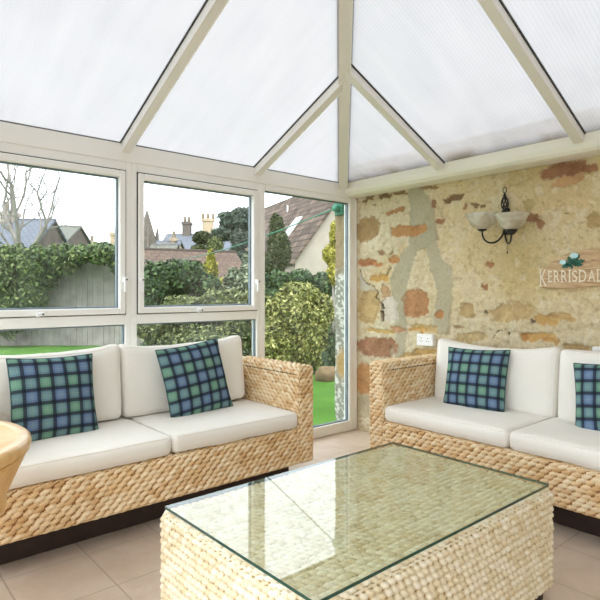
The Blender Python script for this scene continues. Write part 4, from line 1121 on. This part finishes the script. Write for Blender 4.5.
# red roofed gable behind the pine
a = at(220, HY, 33); b_ = at(268, HY, 33)
g_ = (b_-a); Wg = 8.1
hd2 = building('villa', 'red roofed house with white bargeboards behind the pine tree', tuple(at(219, HY, 60)+Vector((R2[0], R2[1], 0))*Wg), math.atan2(F2[1], F2[0]), 8, Wg, CH-(251-HY)/FOC*60, CH-(207-HY)/FOC*60, M_harl, M_redtile, .2, (), boards='near')
# church
ch_c = at(147, HY, 70); ch = empty('church_tower', (ch_c.x, ch_c.y, 0), .5); tag(ch, 'weathered stone church spire on the skyline', 'church')
zt = CH-(208-HY)/FOC*70; z1_ = CH-(238-HY)/FOC*70
MB().box((-1.1, -1.1, GZ), (1.1, 1.1, z1_), .02, 1).build('tower', M_sand_dark, ch)
MB().lathe([(1.15, z1_), (.95, z1_+.6), (.0, zt)], 8).build('spire', M_sand_dark, ch)
for k in range(4):
    a = math.pi/4+k*math.pi/2
    MB().lathe([(.22, z1_-.3), (.22, z1_+.5), (0, z1_+1.6)], 8, (1.3*math.cos(a), 1.3*math.sin(a), 0)).build('pinnacle', M_sand_dark, ch)

# clothes line ------------------------------------------------------
M_green = noisy('green_plastic', (18,98,74), (28,116,88), 10, .5, .05)
A0 = Vector((-.07, .20, 1.935)); B0 = at(150, 262, 13.0)
pts = []
for i in range(25):
    t = i/24; p = A0.lerp(B0, t); p.z -= .14*4*t*(1-t); pts.append(p)
tag(MB().tube(pts, .006, 6).build('washing_line', M_green), 'green washing line stretched across the garden', 'washing line')
rl = empty('line_reel', (-.005, .19, 1.935)); tag(rl, 'green plastic washing line reel on the outer stone wall', 'reel')
MB().box((-.035, -.05, -.06), (.0, .05, .06), .008, 2).build('bracket', M_green, rl)
MB().lathe([(0, -.02), (.030, -.02), (.034, 0), (.030, .02), (0, .02)], 20).build('drum', M_green, rl, (-.065, 0, 0), (0, math.pi/2, 0), True)
post = MB().tube([(B0.x, B0.y, GZ-.02), (B0.x, B0.y, B0.z+.05)], .035, 10).build('line_post', M_board); tag(post, 'slim post holding the far end of the washing line', 'post')

# ------------------------------------------------------------------ light
w = bpy.data.worlds.new('overcast_sky'); sc.world = w; w.use_nodes = True; nt = w.node_tree; nt.nodes.clear()
out = nt.nodes.new('ShaderNodeOutputWorld'); bg = nt.nodes.new('ShaderNodeBackground'); tc_ = nt.nodes.new('ShaderNodeTexCoord')
sp = nt.nodes.new('ShaderNodeSeparateXYZ'); rp = nt.nodes.new('ShaderNodeValToRGB')
nt.links.new(tc_.outputs['Generated'], sp.inputs[0]); nt.links.new(sp.outputs[2], rp.inputs[0]); nt.links.new(rp.outputs[0], bg.inputs[0]); nt.links.new(bg.outputs[0], out.inputs[0])
cr = rp.color_ramp; cr.elements[0].position = .0; cr.elements[0].color = (.87,.94,1.0,1); cr.elements[1].position = .7; cr.elements[1].color = (.91,.965,1.03,1)
bg.inputs[1].default_value = 2.3
sun = bpy.data.lights.new('hazy_sun', 'SUN'); sun.energy = 1.35; sun.angle = math.radians(35); sun.color = (1, .97, .93)
so = bpy.data.objects.new('hazy_sun', sun); COL.objects.link(so); so.rotation_euler = (math.radians(42), 0, math.radians(-70)); so.location = (-4, -6, 8)

vs = sc.view_settings; vs.view_transform = 'Standard'; vs.look = 'None'; vs.exposure = 1.12; vs.gamma = 1.0; vs.use_curve_mapping = False
sc.display_settings.display_device = 'sRGB'
cy = sc.cycles; cy.max_bounces = 10; cy.diffuse_bounces = 5; cy.glossy_bounces = 4; cy.transmission_bounces = 6; cy.transparent_max_bounces = 16
cy.sample_clamp_indirect = 4; cy.use_denoising = True; cy.caustics_reflective = False; cy.caustics_refractive = False
